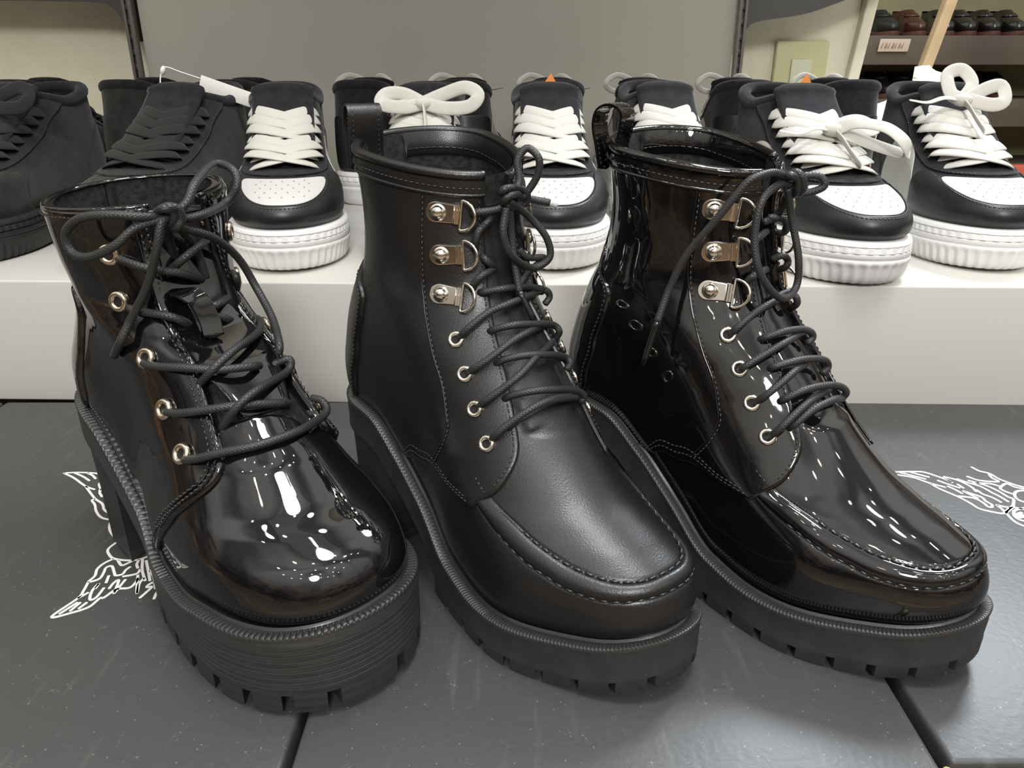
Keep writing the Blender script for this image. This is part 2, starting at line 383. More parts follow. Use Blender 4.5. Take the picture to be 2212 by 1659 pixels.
class Shoe:
    def __init__(s, prof, back, wf, ws, sole, rf, yc=((0, 0), (.3, 0)), rb=.036, mix=(.02, .09), shear=(.03, .11), tz=(.08, .15), NV=150, NU=360, efr=2.2, dip=None):
        s.sole = pchip(*zip(*sole)); pf = resamp(catm(prof, 12), NV); s.NV, s.NU, s.L = NV, NU, pf
        s.sarc = np.r_[0, np.cumsum(np.linalg.norm(np.diff(pf, axis=0), axis=1))]; s.slen = s.sarc[-1]
        bk, WF, WS, RF, YC = (pchip(*zip(*q)) for q in (back, wf, ws, rf, yc)); z0 = s.sole(.03)
        H = NU // 2; Pm = np.zeros((NV, NU, 3)); s.half = np.zeros(NV)
        for j in range(NV):
            xf, ze = pf[j]; xb = float(bk(ze)); k = float(sst(*mix, ze)); th = np.linspace(0, np.pi, 500); x = xb + (xf - xb) * (.5 + .5 * np.cos(th))
            W = WF(x) * (1 - k) + float(WS(ze)) * k; W = W * (1 - .06 * float(sst(.0, .012, .012 - ze)))
            r = float(RF(ze)); e = efr * (1 - k) + 2. * k; a = np.clip((x - (xf - r)) / r, 0, 1); b = np.clip(((xb + rb) - x) / rb, 0, 1)
            w = W * (1 - a ** e) ** (1 / e) * (1 - b ** 2.1) ** (1 / 2.1); pl = resamp(np.stack([x, w], 1), H + 1)
            s.half[j] = np.linalg.norm(np.diff(pl, axis=0), axis=1).sum(); kk = 1 - float(sst(*shear, ze)); c = YC(pl[:, 0]) * (1 - k)
            ol = np.vstack([np.stack([pl[:, 0], pl[:, 1] + c], 1), np.stack([pl[:, 0], -pl[:, 1] + c], 1)[1:-1][::-1]])
            z = ze + kk * s.sole(ol[:, 0]) + (1 - kk) * z0
            if dip is not None: z = z + dip(ol[:, 0], ol[:, 1], float(sst(*tz, ze)))
            Pm[j, :, 0] = ol[:, 0]; Pm[j, :, 1] = ol[:, 1]; Pm[j, :, 2] = z
        s.P = Pm; s.N = s.normals(Pm)
    def normals(s, Pm):
        n = nrm(np.cross(np.roll(Pm, -1, 1) - np.roll(Pm, 1, 1), np.gradient(Pm, axis=0))); c = Pm.mean(axis=(0, 1))
        return -n if (((Pm - c) * n).sum(2)).mean() < 0 else n
    def ds(s):
        """(d, s) of every grid point"""
        u = np.arange(s.NU); u = np.where(u > s.NU // 2, u - s.NU, u)
        return u[None] / (s.NU / 2) * s.half[:, None], np.repeat(s.sarc[:, None], s.NU, 1)
    def at(s, d, sa, off=0.):
        d, sa = np.broadcast_arrays(np.atleast_1d(np.asarray(d, float)), np.atleast_1d(np.asarray(sa, float)))
        v = np.interp(sa, s.sarc, np.arange(s.NV)); hp = np.interp(v, np.arange(s.NV), s.half); u = np.clip(d / hp, -1, 1) * (s.NU / 2)
        v0 = np.clip(np.floor(v).astype(int), 0, s.NV - 2); fv = v - v0; u0 = np.floor(u).astype(int); fu = u - u0
        def wt(t): return [.5 * (-t + 2 * t * t - t ** 3), .5 * (2 - 5 * t * t + 3 * t ** 3), .5 * (t + 4 * t * t - 3 * t ** 3), .5 * (-t * t + t ** 3)]
        wu, wv = wt(fu), wt(fv)
        def cub(A):
            r = 0
            for a in range(4):
                vi = np.clip(v0 + a - 1, 0, s.NV - 1)
                for b in range(4): r = r + (wv[a] * wu[b])[..., None] * A[vi, (u0 + b - 1) % s.NU]
            return r
        p = cub(s.P); n = nrm(cub(s.N)); off = np.asarray(off, float)
        return p + n * (off[..., None] if off.ndim else off), n
    def xz(s, x, ze, side=1):
        """(d, s) of the side point at length x and slice height ze"""
        j = int(np.abs(s.L[:, 1] - ze).argmin()); H = s.NU // 2; row = s.P[j, :H + 1, 0]; i = int(np.abs(row - x).argmin())
        return side * i / H * s.half[j], s.sarc[j]
    def ring(s, off, n=None):
        c = s.P[3, :, :2]; c = (c + np.roll(c, 1, 0) + np.roll(c, -1, 0)) / 3
        t = nrm(np.roll(c, -1, 0) - np.roll(c, 1, 0)); q = np.stack([t[:, 1], -t[:, 0]], 1)
        if ((c - c.mean(0)) * q).sum() < 0: q = -q
        o = c + q * off
        return o if n is None else resamp(o, n, closed=True)
def grid_mesh(mb, G, closed=True, flip=False, mi=0):
    m, n = G.shape[:2]; F = []
    for i in range(m - 1):
        for k in range(n if closed else n - 1):
            l = (k + 1) % n; f = (i * n + k, i * n + l, (i + 1) * n + l, (i + 1) * n + k); F.append(f[::-1] if flip else f)
    mb.add(G.reshape(-1, 3), F, None, mi)
def inside(poly, pts):
    x, y = pts[:, 0], pts[:, 1]; r = np.zeros(len(pts), bool); a = poly; b = np.roll(poly, -1, 0)
    for (x0, y0), (x1, y1) in zip(a, b):
        if y0 == y1: continue
        c = ((y0 > y) != (y1 > y)) & (x < (x1 - x0) * (y - y0) / (y1 - y0) + x0); r ^= c
    return r
def pdist(poly, pts):
    a = poly[None]; b = np.roll(poly, -1, 0)[None]; ab = b - a; out = np.empty(len(pts))
    for i in range(0, len(pts), 2000):
        p = pts[i:i + 2000, None]; t = np.clip(((p - a) * ab).sum(2) / ((ab ** 2).sum(2) + 1e-12), 0, 1)
        out[i:i + 2000] = np.sqrt((((a + ab * t[..., None]) - p) ** 2).sum(2).min(1))
    return out
def patch(mb, sh, poly, off, h=.002, edge=.0012, skirt=True, offf=None, sk=-.0006):
    poly = np.array(poly, float)
    # keep corners: subdivide each segment
    pp = []
    for a, b in zip(poly, np.roll(poly, -1, 0)):
        n = max(1, int(np.ceil(np.linalg.norm(b - a) / h)))
        for k in range(n): pp.append(a + (b - a) * k / n)
    poly = np.array(pp); nb = len(poly)
    area2 = (poly[:, 0] * np.roll(poly[:, 1], -1) - np.roll(poly[:, 0], -1) * poly[:, 1]).sum()
    if area2 < 0: poly = poly[::-1]
    t = nrm(np.roll(poly, -1, 0) - np.roll(poly, 1, 0)); inn = np.stack([-t[:, 1], t[:, 0]], 1)
    lo, hi = poly.min(0), poly.max(0); gx = np.arange(lo[0], hi[0], h); gy = np.arange(lo[1], hi[1], h * .87)
    X, Y = np.meshgrid(gx, gy); X = X + (np.arange(len(gy)) % 2)[:, None] * h / 2
    q = np.stack([X.ravel(), Y.ravel()], 1); q = q[inside(poly, q)]; q = q[pdist(poly, q) > max(.6 * h, edge * 1.3)]
    extra = [q]
    for e in (edge * .25, edge * .6, edge * 1.05):
        r = poly + inn * e; r = r[inside(poly, r)]; r = r[pdist(poly, r) > e * .9]; extra.append(r)
    q = np.vstack(extra); allp = np.vstack([poly, q])
    res = delaunay_2d_cdt([Vector(p) for p in allp], [], [list(range(nb))], 1, 1e-7)
    V = np.array([tuple(v) for v in res[0]]); dist = pdist(poly, V); tt = np.clip(dist / edge, 0, 1)
    o = off * (.3 + .7 * np.sqrt(np.maximum(0, 1 - (1 - tt) ** 2)))
    if offf is not None: o = o + offf(V[:, 0], V[:, 1]) * tt
    Pp, Nn = sh.at(V[:, 0], V[:, 1], o); F = []
    for f in res[2]:
        a, b, c = Pp[f[0]], Pp[f[1]], Pp[f[2]]
        F.append(tuple(f) if np.cross(b - a, c - a) @ Nn[f[0]] > 0 else tuple(f[::-1]))
    mb.add(Pp, F)
    if skirt:
        a, _ = sh.at(poly[:, 0], poly[:, 1], off * .3); b, _ = sh.at(poly[:, 0], poly[:, 1], sk)
        G = np.stack([b, a]); grid_mesh(mb, G)
def on(sh, path, off, step=.002):
    p = resamp(np.array(path, float), step=step); q, n = sh.at(p[:, 0], p[:, 1], off); return q, n
def stitches(mb, sh, path, off, step=.0030, ln=.0021, r=.00042, seg=5):
    p = resamp(np.array(path, float), step=.0005); q, n = sh.at(p[:, 0], p[:, 1], off)
    L = np.r_[0, np.cumsum(np.linalg.norm(np.diff(q, axis=0), axis=1))]; a = 0
    while a + ln < L[-1]:
        ss = np.linspace(a, a + ln, 4); c = np.stack([np.interp(ss, L, q[:, k]) for k in range(3)], 1)
        nn = np.stack([np.interp(ss, L, n[:, k]) for k in range(3)], 1)
        c = c + nn * np.array([-.4, .5, .5, -.4])[:, None] * r
        tube(mb, c, [r * .7, r, r, r * .7], seg); a += step
def loft_ring(mb, rings, cap0=True, cap1=True, flip=False):
    """stack of closed rings symmetric about index 0; caps are strips"""
    G = np.stack(rings); n = G.shape[1]; grid_mesh(mb, G, True, flip)
    for use, R in ((cap0, G[0]), (cap1, G[-1])):
        if not use: continue
        F = []
        for i in range(0, n // 2):
            f = [i, i + 1, (n - i - 1) % n, (n - i) % n]; g = []
            for k in f:
                if k not in g: g.append(k)
            if len(g) >= 3: F.append(tuple(g))
        mb.add(R, F)
def arclen(o):
    return np.r_[0, np.cumsum(np.linalg.norm(np.diff(np.vstack([o, o[:1]]), axis=0), axis=1))]

# ------------------------------------------------------------------ ankle boots
BAKE = json.loads('''{"1":{"lace":[[[958,-300,1992],[1062,-313,1984],[1150,-268,1958],[1218,-199,1934],[1253,-107,1908],[1235,-34,1870],[1196,29,1836]],[[1132,-128,1866],[1187,-110,1925],[1239,-48,1988],[1208,39,2018],[1126,135,2026]],[[1107,220,1809],[1130,246,1818],[1185,242,1802],[1137,248,1711],[1310,45,1716],[1273,-2,1709],[1224,-23,1697]],[[968,-298,1728],[1081,-316,1726],[1155,-293,1720],[1262,-220,1705],[1291,-156,1665],[1263,-105,1618]],[[1267,-30,1639],[1302,-15,1664],[1318,63,1635],[1289,130,1591]],[[1263,216,1578],[1275,254,1583],[1346,260,1572],[1474,156,1558],[1608,-62,1556],[1641,-200,1506],[1575,-246,1427],[1512,-248,1375]],[[1196,-336,1477],[1260,-380,1485],[1365,-363,1489],[1493,-311,1501],[1639,-181,1489],[1691,-37,1475],[1647,41,1446]],[[1625,135,1413],[1630,178,1428],[1658,223,1430],[1688,176,1382],[1830,-87,1403],[1832,-207,1355],[1772,-257,1258],[1722,-259,1202]],[[1404,-363,1251],[1461,-400,1276],[1562,-388,1294],[1681,-336,1325],[1815,-198,1347],[1865,-10,1310],[1816,79,1266]],[[1636,-400,1079],[1682,-449,1096],[1782,-425,1131],[1876,-369,1169],[2004,-227,1202],[2040,-21,1212],[1913,196,1163],[1861,284,1171],[1803,297,1203],[1745,276,1210]],[[1126,-58,1953],[1157,-91,2062],[1217,-117,2145],[1277,-130,2201]],[[1166,72,1832],[1182,36,1995],[1210,-37,2108],[1258,-106,2184]]],"bow":[[[1317,-149,2209],[1339,-55,2274],[1286,32,2356],[1081,266,2413],[1166,319,2383],[1210,305,2300],[1186,232,2215],[1322,6,2197],[1318,-128,2197]],[[1313,-159,2210],[1321,-295,2234],[1248,-403,2249],[1129,-495,2230],[1037,-539,2151],[1048,-534,2061],[1149,-495,2046],[1262,-409,2105],[1305,-318,2180],[1333,-181,2211]],[[1340,-158,2224],[1349,-210,2187],[1333,-248,2063],[1250,-289,1875],[1144,-356,1693],[1113,-425,1572],[992,-417,1474]],[[1297,-128,2203],[1325,-79,2146],[1281,95,2061],[1215,253,1915],[1242,323,1736],[1427,287,1604],[1623,190,1525],[1641,168,1474]],[[1293,-166,2249],[1382,-178,2274],[1389,-131,2256],[1381,-118,2208],[1361,-139,2162],[1281,-127,2160]],[[1289,-189,2238],[1375,-199,2267],[1379,-157,2249],[1360,-147,2200],[1317,-162,2179]]],"tabloop":[[1214,-90,1810],[1273,-129,1811],[1313,-118,1807],[1345,-78,1769],[1380,-56,1669],[1416,-63,1589]]},"2":{"lace":[[[1196,-306,1529],[1262,-321,1589],[1298,-279,1641],[1330,-185,1702],[1360,-83,1731],[1310,89,1729],[1190,260,1693]],[[1310,-331,1375],[1384,-348,1429],[1441,-274,1491],[1471,-157,1563],[1464,-40,1587],[1394,104,1570],[1318,215,1545]],[[1427,-350,1223],[1501,-368,1285],[1559,-291,1357],[1593,-194,1426],[1559,-55,1481],[1477,100,1480],[1399,205,1463]],[[1555,-367,1079],[1621,-387,1143],[1665,-330,1209],[1717,-219,1282],[1727,-85,1300],[1691,58,1267],[1632,157,1234]],[[1202,-161,1771],[1251,-154,1786],[1313,-45,1801],[1231,190,1745],[1249,280,1714],[1254,301,1673],[1252,268,1637]],[[1319,-184,1585],[1359,-178,1608],[1421,-100,1630],[1427,57,1605],[1381,219,1554],[1397,252,1513],[1369,250,1461]],[[1425,-225,1443],[1462,-213,1469],[1531,-128,1495],[1565,6,1479],[1513,184,1409],[1535,214,1375],[1532,189,1338]],[[1542,-262,1286],[1584,-255,1317],[1664,-175,1348],[1701,-47,1336],[1668,139,1267],[1670,198,1219],[1661,180,1187]],[[1628,-301,1160],[1663,-292,1205],[1708,-242,1251],[1728,-118,1294],[1717,-10,1278],[1674,134,1232]],[[1142,-151,2184],[1180,-161,2198],[1215,-120,2203],[1238,-52,2211],[1249,8,2239]],[[1156,-153,2000],[1184,-167,2051],[1192,-153,2100],[1185,-104,2129],[1141,-33,2141]],[[1181,-195,1791],[1214,-200,1837],[1236,-172,1872],[1233,-121,1884],[1192,-57,1881]],[[1163,-115,1961],[1204,-122,1949],[1214,-93,1916],[1182,-50,1883]],[[1243,180,1684],[1159,197,1893],[1185,194,1791],[1258,66,1722]],[[1201,94,2195],[1159,139,2109],[1148,161,2053],[1086,241,1980]],[[1237,83,1773],[1204,177,1825],[1201,266,1869],[1175,334,1875]],[[1160,146,1953],[1185,193,1909],[1207,278,1900],[1179,338,1875]]],"bow":[[[1279,11,2267],[1256,71,2349],[1229,80,2445],[1248,130,2508],[1309,158,2458],[1299,156,2368],[1257,112,2276],[1261,45,2256]],[[1298,-32,2259],[1267,130,2155],[1313,215,2041],[1328,229,1929],[1297,132,1881],[1327,-40,1979],[1321,-91,2102],[1304,-56,2225]],[[1258,16,2271],[1212,134,2246],[1219,213,2229],[1268,278,2214]],[[1284,-20,2266],[1257,14,2101],[1288,14,1916],[1337,6,1776]],[[1285,-77,2300],[1331,-83,2329],[1267,55,2313],[1261,118,2278],[1240,130,2226],[1219,89,2207]],[[1279,-59,2245],[1336,-75,2287],[1290,24,2286],[1240,98,2243],[1275,24,2222],[1290,-50,2236]]],"aglet":[[[1268,278,2214],[1292,308,2199]],[[1337,6,1776],[1418,35,1633]]]},"3":{"lace":[[[1203,-302,1525],[1259,-331,1588],[1306,-236,1671],[1333,-116,1713],[1302,86,1702],[1288,168,1700]],[[1306,-341,1357],[1370,-374,1417],[1451,-242,1507],[1469,-154,1531],[1444,-6,1528],[1406,131,1510]],[[1420,-363,1202],[1510,-381,1289],[1561,-296,1371],[1568,-189,1409],[1552,-75,1407]],[[1543,-387,1043],[1625,-408,1138],[1666,-344,1218],[1683,-234,1268],[1680,-99,1280],[1662,15,1263]],[[1342,-219,1523],[1386,-223,1552],[1438,-141,1578],[1447,21,1558],[1472,81,1537],[1483,101,1503],[1476,62,1472]],[[1446,-256,1393],[1487,-267,1423],[1558,-153,1450],[1586,-22,1433],[1600,62,1402],[1606,80,1361],[1603,31,1340]],[[1551,-293,1244],[1589,-303,1281],[1649,-223,1326],[1693,-61,1322],[1713,52,1286],[1730,84,1249],[1707,80,1204]],[[1641,-319,1129],[1675,-332,1169],[1720,-242,1243],[1743,-87,1259],[1717,80,1213]],[[1201,-175,1751],[1216,-203,1817],[1233,-174,1851],[1226,-87,1856],[1210,-15,1856]],[[1286,-25,1707],[1300,83,1724],[1343,102,1708],[1353,114,1668],[1319,134,1631]],[[1156,32,2130],[1207,90,2125],[1215,133,2088],[1199,153,2044],[1164,138,2028]],[[1205,43,1904],[1248,71,1928],[1260,115,1897],[1263,101,1863],[1212,124,1834]],[[1169,-114,1974],[1187,-123,2029],[1187,-68,2051],[1161,18,2056]]],"bow":[[[1296,-13,2339],[1287,-108,2384],[1287,-204,2404],[1271,-299,2394],[1234,-358,2355],[1142,-430,2184],[1018,-499,1980],[955,-543,1783],[945,-610,1616]],[[1297,-16,2344],[1318,33,2368],[1379,103,2368],[1405,119,2317],[1327,62,2278],[1291,17,2309]],[[1308,-33,2337],[1281,-124,2334],[1282,-266,2264],[1287,-299,2079],[1338,-283,1900],[1396,-153,1758],[1382,20,1780],[1367,33,1937],[1301,19,2152],[1290,-40,2308]],[[1240,46,2264],[1210,72,2183],[1166,64,2128],[1156,-10,2110]],[[1272,-35,2372],[1323,-46,2397],[1360,-31,2371],[1355,-5,2307],[1305,17,2275],[1257,22,2283]],[[1261,-48,2353],[1327,-105,2388],[1340,-47,2356],[1334,-20,2296],[1275,26,2261]]],"aglet":[[[945,-610,1616],[888,-633,1353]]]},"L":[[[-3454,5238],[-3327,5246],[-3172,5223],[-3083,5147],[-3000,5044]],[[-3454,5238],[-3336,5162],[-3183,5037],[-3089,4987]],[[-3368,5238],[-3280,5185],[-3194,5118]],[[-3270,5238],[-3213,5200],[-3161,5147]],[[-3183,5037],[-3096,4938],[-3019,4855],[-2937,4788],[-2884,4709],[-2831,4671],[-2838,4735],[-2856,4801],[-2854,4828],[-2898,4883],[-2947,4910],[-3003,4952],[-3059,5009],[-3102,5081],[-3044,5037],[-2970,4966]],[[-3052,4994],[-3028,4938],[-2983,4883]],[[-2947,4910],[-2914,4842],[-2887,4808]],[[-3019,4855],[-3034,4835],[-2983,4775],[-2927,4684],[-2855,4608],[-2782,4583],[-2762,4626],[-2775,4696],[-2738,4633]],[[-2762,4626],[-2764,4558],[-2727,4461],[-2658,4379],[-2585,4334],[-2536,4311],[-2514,4277],[-2532,4261],[-2561,4255]],[[-2704,4583],[-2730,4558],[-2715,4497],[-2670,4438],[-2636,4408]],[[-2709,4521],[-2675,4527]],[[-2532,4261],[-2543,4300],[-2593,4322],[-2618,4266],[-2622,4222],[-2598,4179],[-2541,4126],[-2447,4105],[-2371,4115],[-2321,4158]],[[-2539,4121],[-2575,4074],[-2588,4013],[-2568,3943],[-2578,3885],[-2527,3914],[-2529,3973],[-2540,4028],[-2511,4043],[-2462,3973],[-2441,3948],[-2406,3963],[-2406,4003],[-2392,4038]],[[-2578,3885],[-2564,3800],[-2562,3727],[-2626,3562],[-2520,3604],[-2458,3647],[-2439,3700],[-2431,3731],[-2410,3736],[-2383,3800],[-2357,3819],[-2302,3828],[-2288,3875],[-2292,3924]],[[-2562,3727],[-2526,3782]],[[-2595,3587],[-2543,3691]],[[-2547,3613],[-2526,3691]],[[-2508,3634],[-2489,3691]],[[-2503,3819],[-2506,3871],[-2512,3800],[-2485,3718],[-2457,3736],[-2455,3828]],[[-2421,3819],[-2419,3875],[-2403,3904],[-2383,3837],[-2370,3772],[-2363,3909]],[[-2466,3875],[-2484,3948]],[[-2503,4105],[-2454,4053],[-2427,4074],[-2404,4105]],[[-2371,4115],[-2364,4064],[-2339,4023]],[[-2350,4115],[-2303,4003],[-2237,3895]],[[-2323,4105],[-2266,4003],[-2208,3895]],[[-2308,3953],[-2233,3772],[-2260,3866],[-2256,3924]],[[-2254,4003],[-2196,3924],[-2142,3819]],[[-2395,3938],[-2347,3953],[-2317,3973],[-2320,4013]],[[-2198,3731],[-2180,3791],[-2171,3837],[-2201,3833],[-2195,3866],[-2158,3904]],[[-2110,3722],[-2118,3782],[-2109,3837]],[[-2321,4158],[-2286,4179],[-2256,4211]],[[-2142,3819],[-2124,3866],[-2106,3924]]],"R":[[[2964,5254],[3102,5259],[3180,5249],[3270,5161],[3314,5089]],[[2958,5209],[3058,5166],[3137,5085],[3226,5020]],[[2989,5244],[3060,5200],[3141,5142]],[[3073,5249],[3127,5209],[3182,5171]],[[3142,5075],[3170,5001],[3247,4884],[3287,4797],[3312,4721],[3377,4680],[3445,4659],[3516,4705],[3562,4738],[3624,4713]],[[3252,4893],[3347,4867],[3382,4806],[3388,4746],[3415,4746],[3430,4780],[3414,4823],[3416,4876],[3377,4920],[3327,4965],[3381,4862]],[[3250,5038],[3281,4983],[3303,4929]],[[3218,5123],[3269,5066],[3329,5010]],[[3295,5180],[3356,5142],[3397,5085],[3422,5020],[3420,4956]],[[3285,5171],[3312,5094]],[[3377,5146],[3425,5094],[3489,5038],[3518,4974],[3525,4947],[3554,4884],[3572,4815]],[[3339,5066],[3354,5006]],[[3450,5123],[3541,5047],[3587,4965],[3609,4884],[3629,4849],[3577,4763]],[[3435,4983],[3450,4920],[3489,4876],[3517,4806]],[[3590,5334],[3617,5269],[3673,5229],[3695,5151],[3733,5094],[3775,5047],[3841,5001]],[[3475,5185],[3536,5123],[3667,5104],[3653,5161],[3662,5219]],[[3467,5085],[3580,5075],[3639,5038]],[[3830,4983],[3749,5020],[3721,5066],[3693,5066],[3627,5010],[3633,4965],[3671,4920]],[[3824,4974],[3730,4965],[3675,4911],[3660,4841],[3710,4789]],[[3577,4763],[3479,4680],[3461,4599],[3467,4535],[3514,4473]],[[3678,4738],[3601,4721],[3537,4688],[3502,4623],[3512,4575],[3563,4551]],[[3461,4772],[3468,4721],[3465,4680]],[[3461,4772],[3505,4746],[3540,4738]],[[3525,4647],[3584,4672]],[[3515,4623],[3576,4643]],[[3509,4599],[3574,4619]]]}''')
FIT = dict(
 moc=dict(prof=[[0.25784,-0.00133],[0.26301,0.00431],[0.26398,0.01194],[0.26108,0.02157],[0.2541,0.03157],[0.24151,0.03946],[0.22605,0.04537],[0.20739,0.05139],[0.18515,0.06023],[0.15848,0.07274],[0.13692,0.08266],[0.12349,0.09321],[0.11648,0.11426],[0.11439,0.13496],[0.11606,0.15362]],
  back=[[0.0,0.00383],[0.02,0.00089],[0.045,0.00485],[0.07,0.01303],[0.09,0.02033],[0.12,0.0243],[0.16,0.01886]], wf=[[0.0,0.03623],[0.04,0.03726],[0.1,0.03705],[0.14,0.043],[0.19,0.04789],[0.23,0.04354],[0.27,0.04358]],
  ws=[[0.0,0.03329],[0.06,0.04527],[0.1,0.04171],[0.16,0.04345]], sole=[[0.0,0.09473],[0.05,0.08973],[0.08,0.07142],[0.11,0.04666],[0.14,0.02829],[0.17,0.02393],[0.2,0.02535],[0.24,0.03066],[0.27,0.04057]],
  rf=[[0.0,0.09412],[0.03,0.0683],[0.05,0.08751],[0.08,0.07804],[0.12,0.05813],[0.16,0.07442]], yc=[[0.0,-0.01099],[0.1,-0.00953],[0.18,-0.01114],[0.27,-0.00408]], rb=.0323),
 plain=dict(prof=[[0.25884,-0.0015],[0.26434,0.0037],[0.26555,0.0109],[0.26266,0.0201],[0.25558,0.02989],[0.24335,0.03737],[0.22905,0.04285],[0.21202,0.05076],[0.19067,0.06089],[0.16332,0.0739],[0.14039,0.07984],[0.12521,0.086],[0.116,0.10045],[0.11185,0.11555],[0.11161,0.12868]],
  back=[[0.0,-6e-05],[0.02,0.00075],[0.045,0.00879],[0.07,0.01749],[0.09,0.02235],[0.12,0.02339],[0.16,0.01571]], wf=[[0.0,0.03451],[0.04,0.03354],[0.1,0.03611],[0.14,0.04604],[0.19,0.05166],[0.23,0.05057],[0.27,0.04976]],
  ws=[[0.0,0.02675],[0.06,0.03296],[0.1,0.04523],[0.16,0.05163]], sole=[[0.0,0.10035],[0.05,0.09341],[0.08,0.07374],[0.11,0.05036],[0.14,0.03735],[0.17,0.03828],[0.2,0.04321],[0.24,0.04636],[0.27,0.05167]],
  rf=[[0.0,0.06088],[0.03,0.06971],[0.05,0.06575],[0.08,0.07973],[0.12,0.05847],[0.16,0.07266]], yc=[[0.0,-0.00658],[0.1,-0.00633],[0.18,-0.009],[0.27,-0.01016]], rb=.060))
DIP = dict(moc=(.05407751, -.15652489), plain=(.09112, -.01258))
BOT = dict(moc=pchip([0, .15, .2, .24, .27], [0, 0, 0, .0035, .0135]), plain=pchip([0, .15, .2, .24, .27], [0, 0, 0, .0022, .0050]))
def make_shoe(kind, NV, NU):
    a, b = DIP[kind]
    return Shoe(NV=NV, NU=NU, dip=lambda x, y, t: t * (a * y + b * (x - .06)), **FIT[kind])
def sole_zb(sh, kind):
    bot = BOT[kind]; th_ = .0108 if kind == 'plain' else .0070
    def f(x):
        k = sst(.105, .165, x); return (1 - k) * (sh.sole(x) - .021) + k * (bot(x) + th_)
    return f
def build_sole(root, sh, kind, woff, mat, lug, gap, prof, name='platform_sole'):
    n = 480; zb = sole_zb(sh, kind); rings = []
    for t, o in prof:
        c = sh.ring(woff + o, n); x = c[:, 0]; zt = sh.sole(x) - .0016; z = zt * (1 - t) + zb(x) * t; rings.append(np.c_[c, z])
    mb = MB(); loft_ring(mb, rings); so = mb.build(name, mat, root, 50)
    # treads: blocks round the edge of the forefoot
    bot = BOT[kind]; mb = MB(); c = sh.ring(woff + prof[-1][1], 900); L = arclen(c); tot = L[-1]; ci = sh.ring(woff - .017, 900)
    a = -lug / 2
    while a < tot - lug * .6:
        ids = [int(round(((a + lug * f) % tot) / tot * 900)) % 900 for f in np.linspace(0, 1, 7)]
        if all(c[i, 0] > .118 for i in ids):
            o = c[ids]; q = ci[ids]; cen = np.vstack([o, q]).mean(0)
            loop = np.vstack([o, q[::-1]]); x = loop[:, 0]
            top = np.c_[cen + (loop - cen) * 1.0015, zb(x) + .0012]; lo = cen + (loop - cen) * .95
            bz = bot(x); k1 = np.c_[cen + (loop - cen) * .985, bz + .0012]; k2 = np.c_[lo, bz]
            G = np.stack([top, k1, k2]); grid_mesh(mb, G, True); mb.add(k2, [tuple(range(len(loop)))])
        a += lug + gap
    mb.build('tread_blocks', mat, so, 40)
    return so
def build_heel(root, sh, woff, mat, xh=.070):
    c = sh.ring(woff - .0015, 600); m = c[:, 0] < xh; ids = np.where(m)[0]; pts = c[ids]  # from +y side round the back to -y side
    a, b = pts[0], pts[-1]; k = np.linspace(0, 1, 14)[1:-1, None]; fr = b + (a - b) * k; fr[:, 0] -= .006 * np.sin(np.pi * k[:, 0])
    loop = np.vstack([pts, fr]); cen = np.array([xh * .5, loop[:, 1].mean()]); rings = []
    for z, s in ((None, 1.), (.045, .965), (.0075, .955), (.0068, .945), (.0062, .955), (.001, .955), (0, .94)):
        q = cen + (loop - cen) * np.array([s, s]); zz = np.where(loop[:, 0] < 9, sh.sole(np.minimum(loop[:, 0], xh)) - .012, 0) if z is None else np.full(len(loop), z)
        rings.append(np.c_[q, zz])
    G = np.stack(rings); mb = MB(); grid_mesh(mb, G, True); mb.add(G[-1], [tuple(range(len(loop)))])
    return mb.build('block_heel', mat, root, 40)
def build_welt(root, sh, woff, mat, pitch, depth, inner=.0005, bead=True):
    c0 = sh.ring(woff); L0 = arclen(c0); m = round(L0[-1] / pitch); n = m * 8; t = np.linspace(0, L0[-1], n, endpoint=False)
    def rg(off): c = sh.ring(off); c = np.vstack([c, c[:1]]); return np.stack([np.interp(t, L0, c[:, k]) for k in (0, 1)], 1)
    sq = np.tile([0., .0, .85, 1., 1., 1., 1., .85], m)
    rows = [(-.004, .0005, 0), (inner, .0012, 0), (inner + .0008, .0020, 0), (inner + .0016, .0012, 0), (inner + .0020, .0006, 0), (inner + .0024, .0010, .3), (inner + .0030, .0011, 1), (woff - .0006, .0009, 1), (woff + .0002, .0004, 1), (woff + .0005, -.0004, .8), (woff + .0004, -.0020, .3), (woff - .0012, -.0024, 0)]
    rings = []
    for o, h, k in rows:
        c = rg(o); rings.append(np.c_[c, sh.sole(c[:, 0]) + h - k * depth * (1 - sq)])
    mb = MB(); grid_mesh(mb, np.stack(rings), True, True)
    return mb.build('welt', mat, root, 45)
def body_mesh(root, sh, mat, Pm, name='vamp'):
    mb = MB(); grid_mesh(mb, Pm, True); return mb.build(name, mat, root)
def build_lining(root, sh, mat, zlo=.055, off=-.0028):
    j0 = int(np.abs(sh.L[:, 1] - zlo).argmin()); rows = list(range(j0, sh.NV, 2)); rows[-1] = sh.NV - 1
    G = (sh.P + sh.N * off)[rows]; mb = MB(); grid_mesh(mb, G, True, True)
    c = G[0].mean(0); n = G.shape[1]; V = np.vstack([G[0], c]); mb.add(V, [(k, (k + 1) % n, n) for k in range(n)])
    return mb.build('lining', mat, root)
def eyelet(root, p, n, metal, dark, R=.0034, r=.0013):
    n = nrm(n); mb = MB(); torus(mb, p + n * .0006, n, R, r, 26, 9)
    e = mb.build('eyelet', metal, root)
    mb = MB(); a = nrm(np.cross(n, [0, 0, 1.])); b = np.cross(n, a); th = np.arange(20) * math.pi / 10
    mb.add(p + n * .0004 + R * (np.cos(th)[:, None] * a + np.sin(th)[:, None] * b), [tuple(range(20))]); mb.build('eyelet_hole', dark, e, False)
    return e
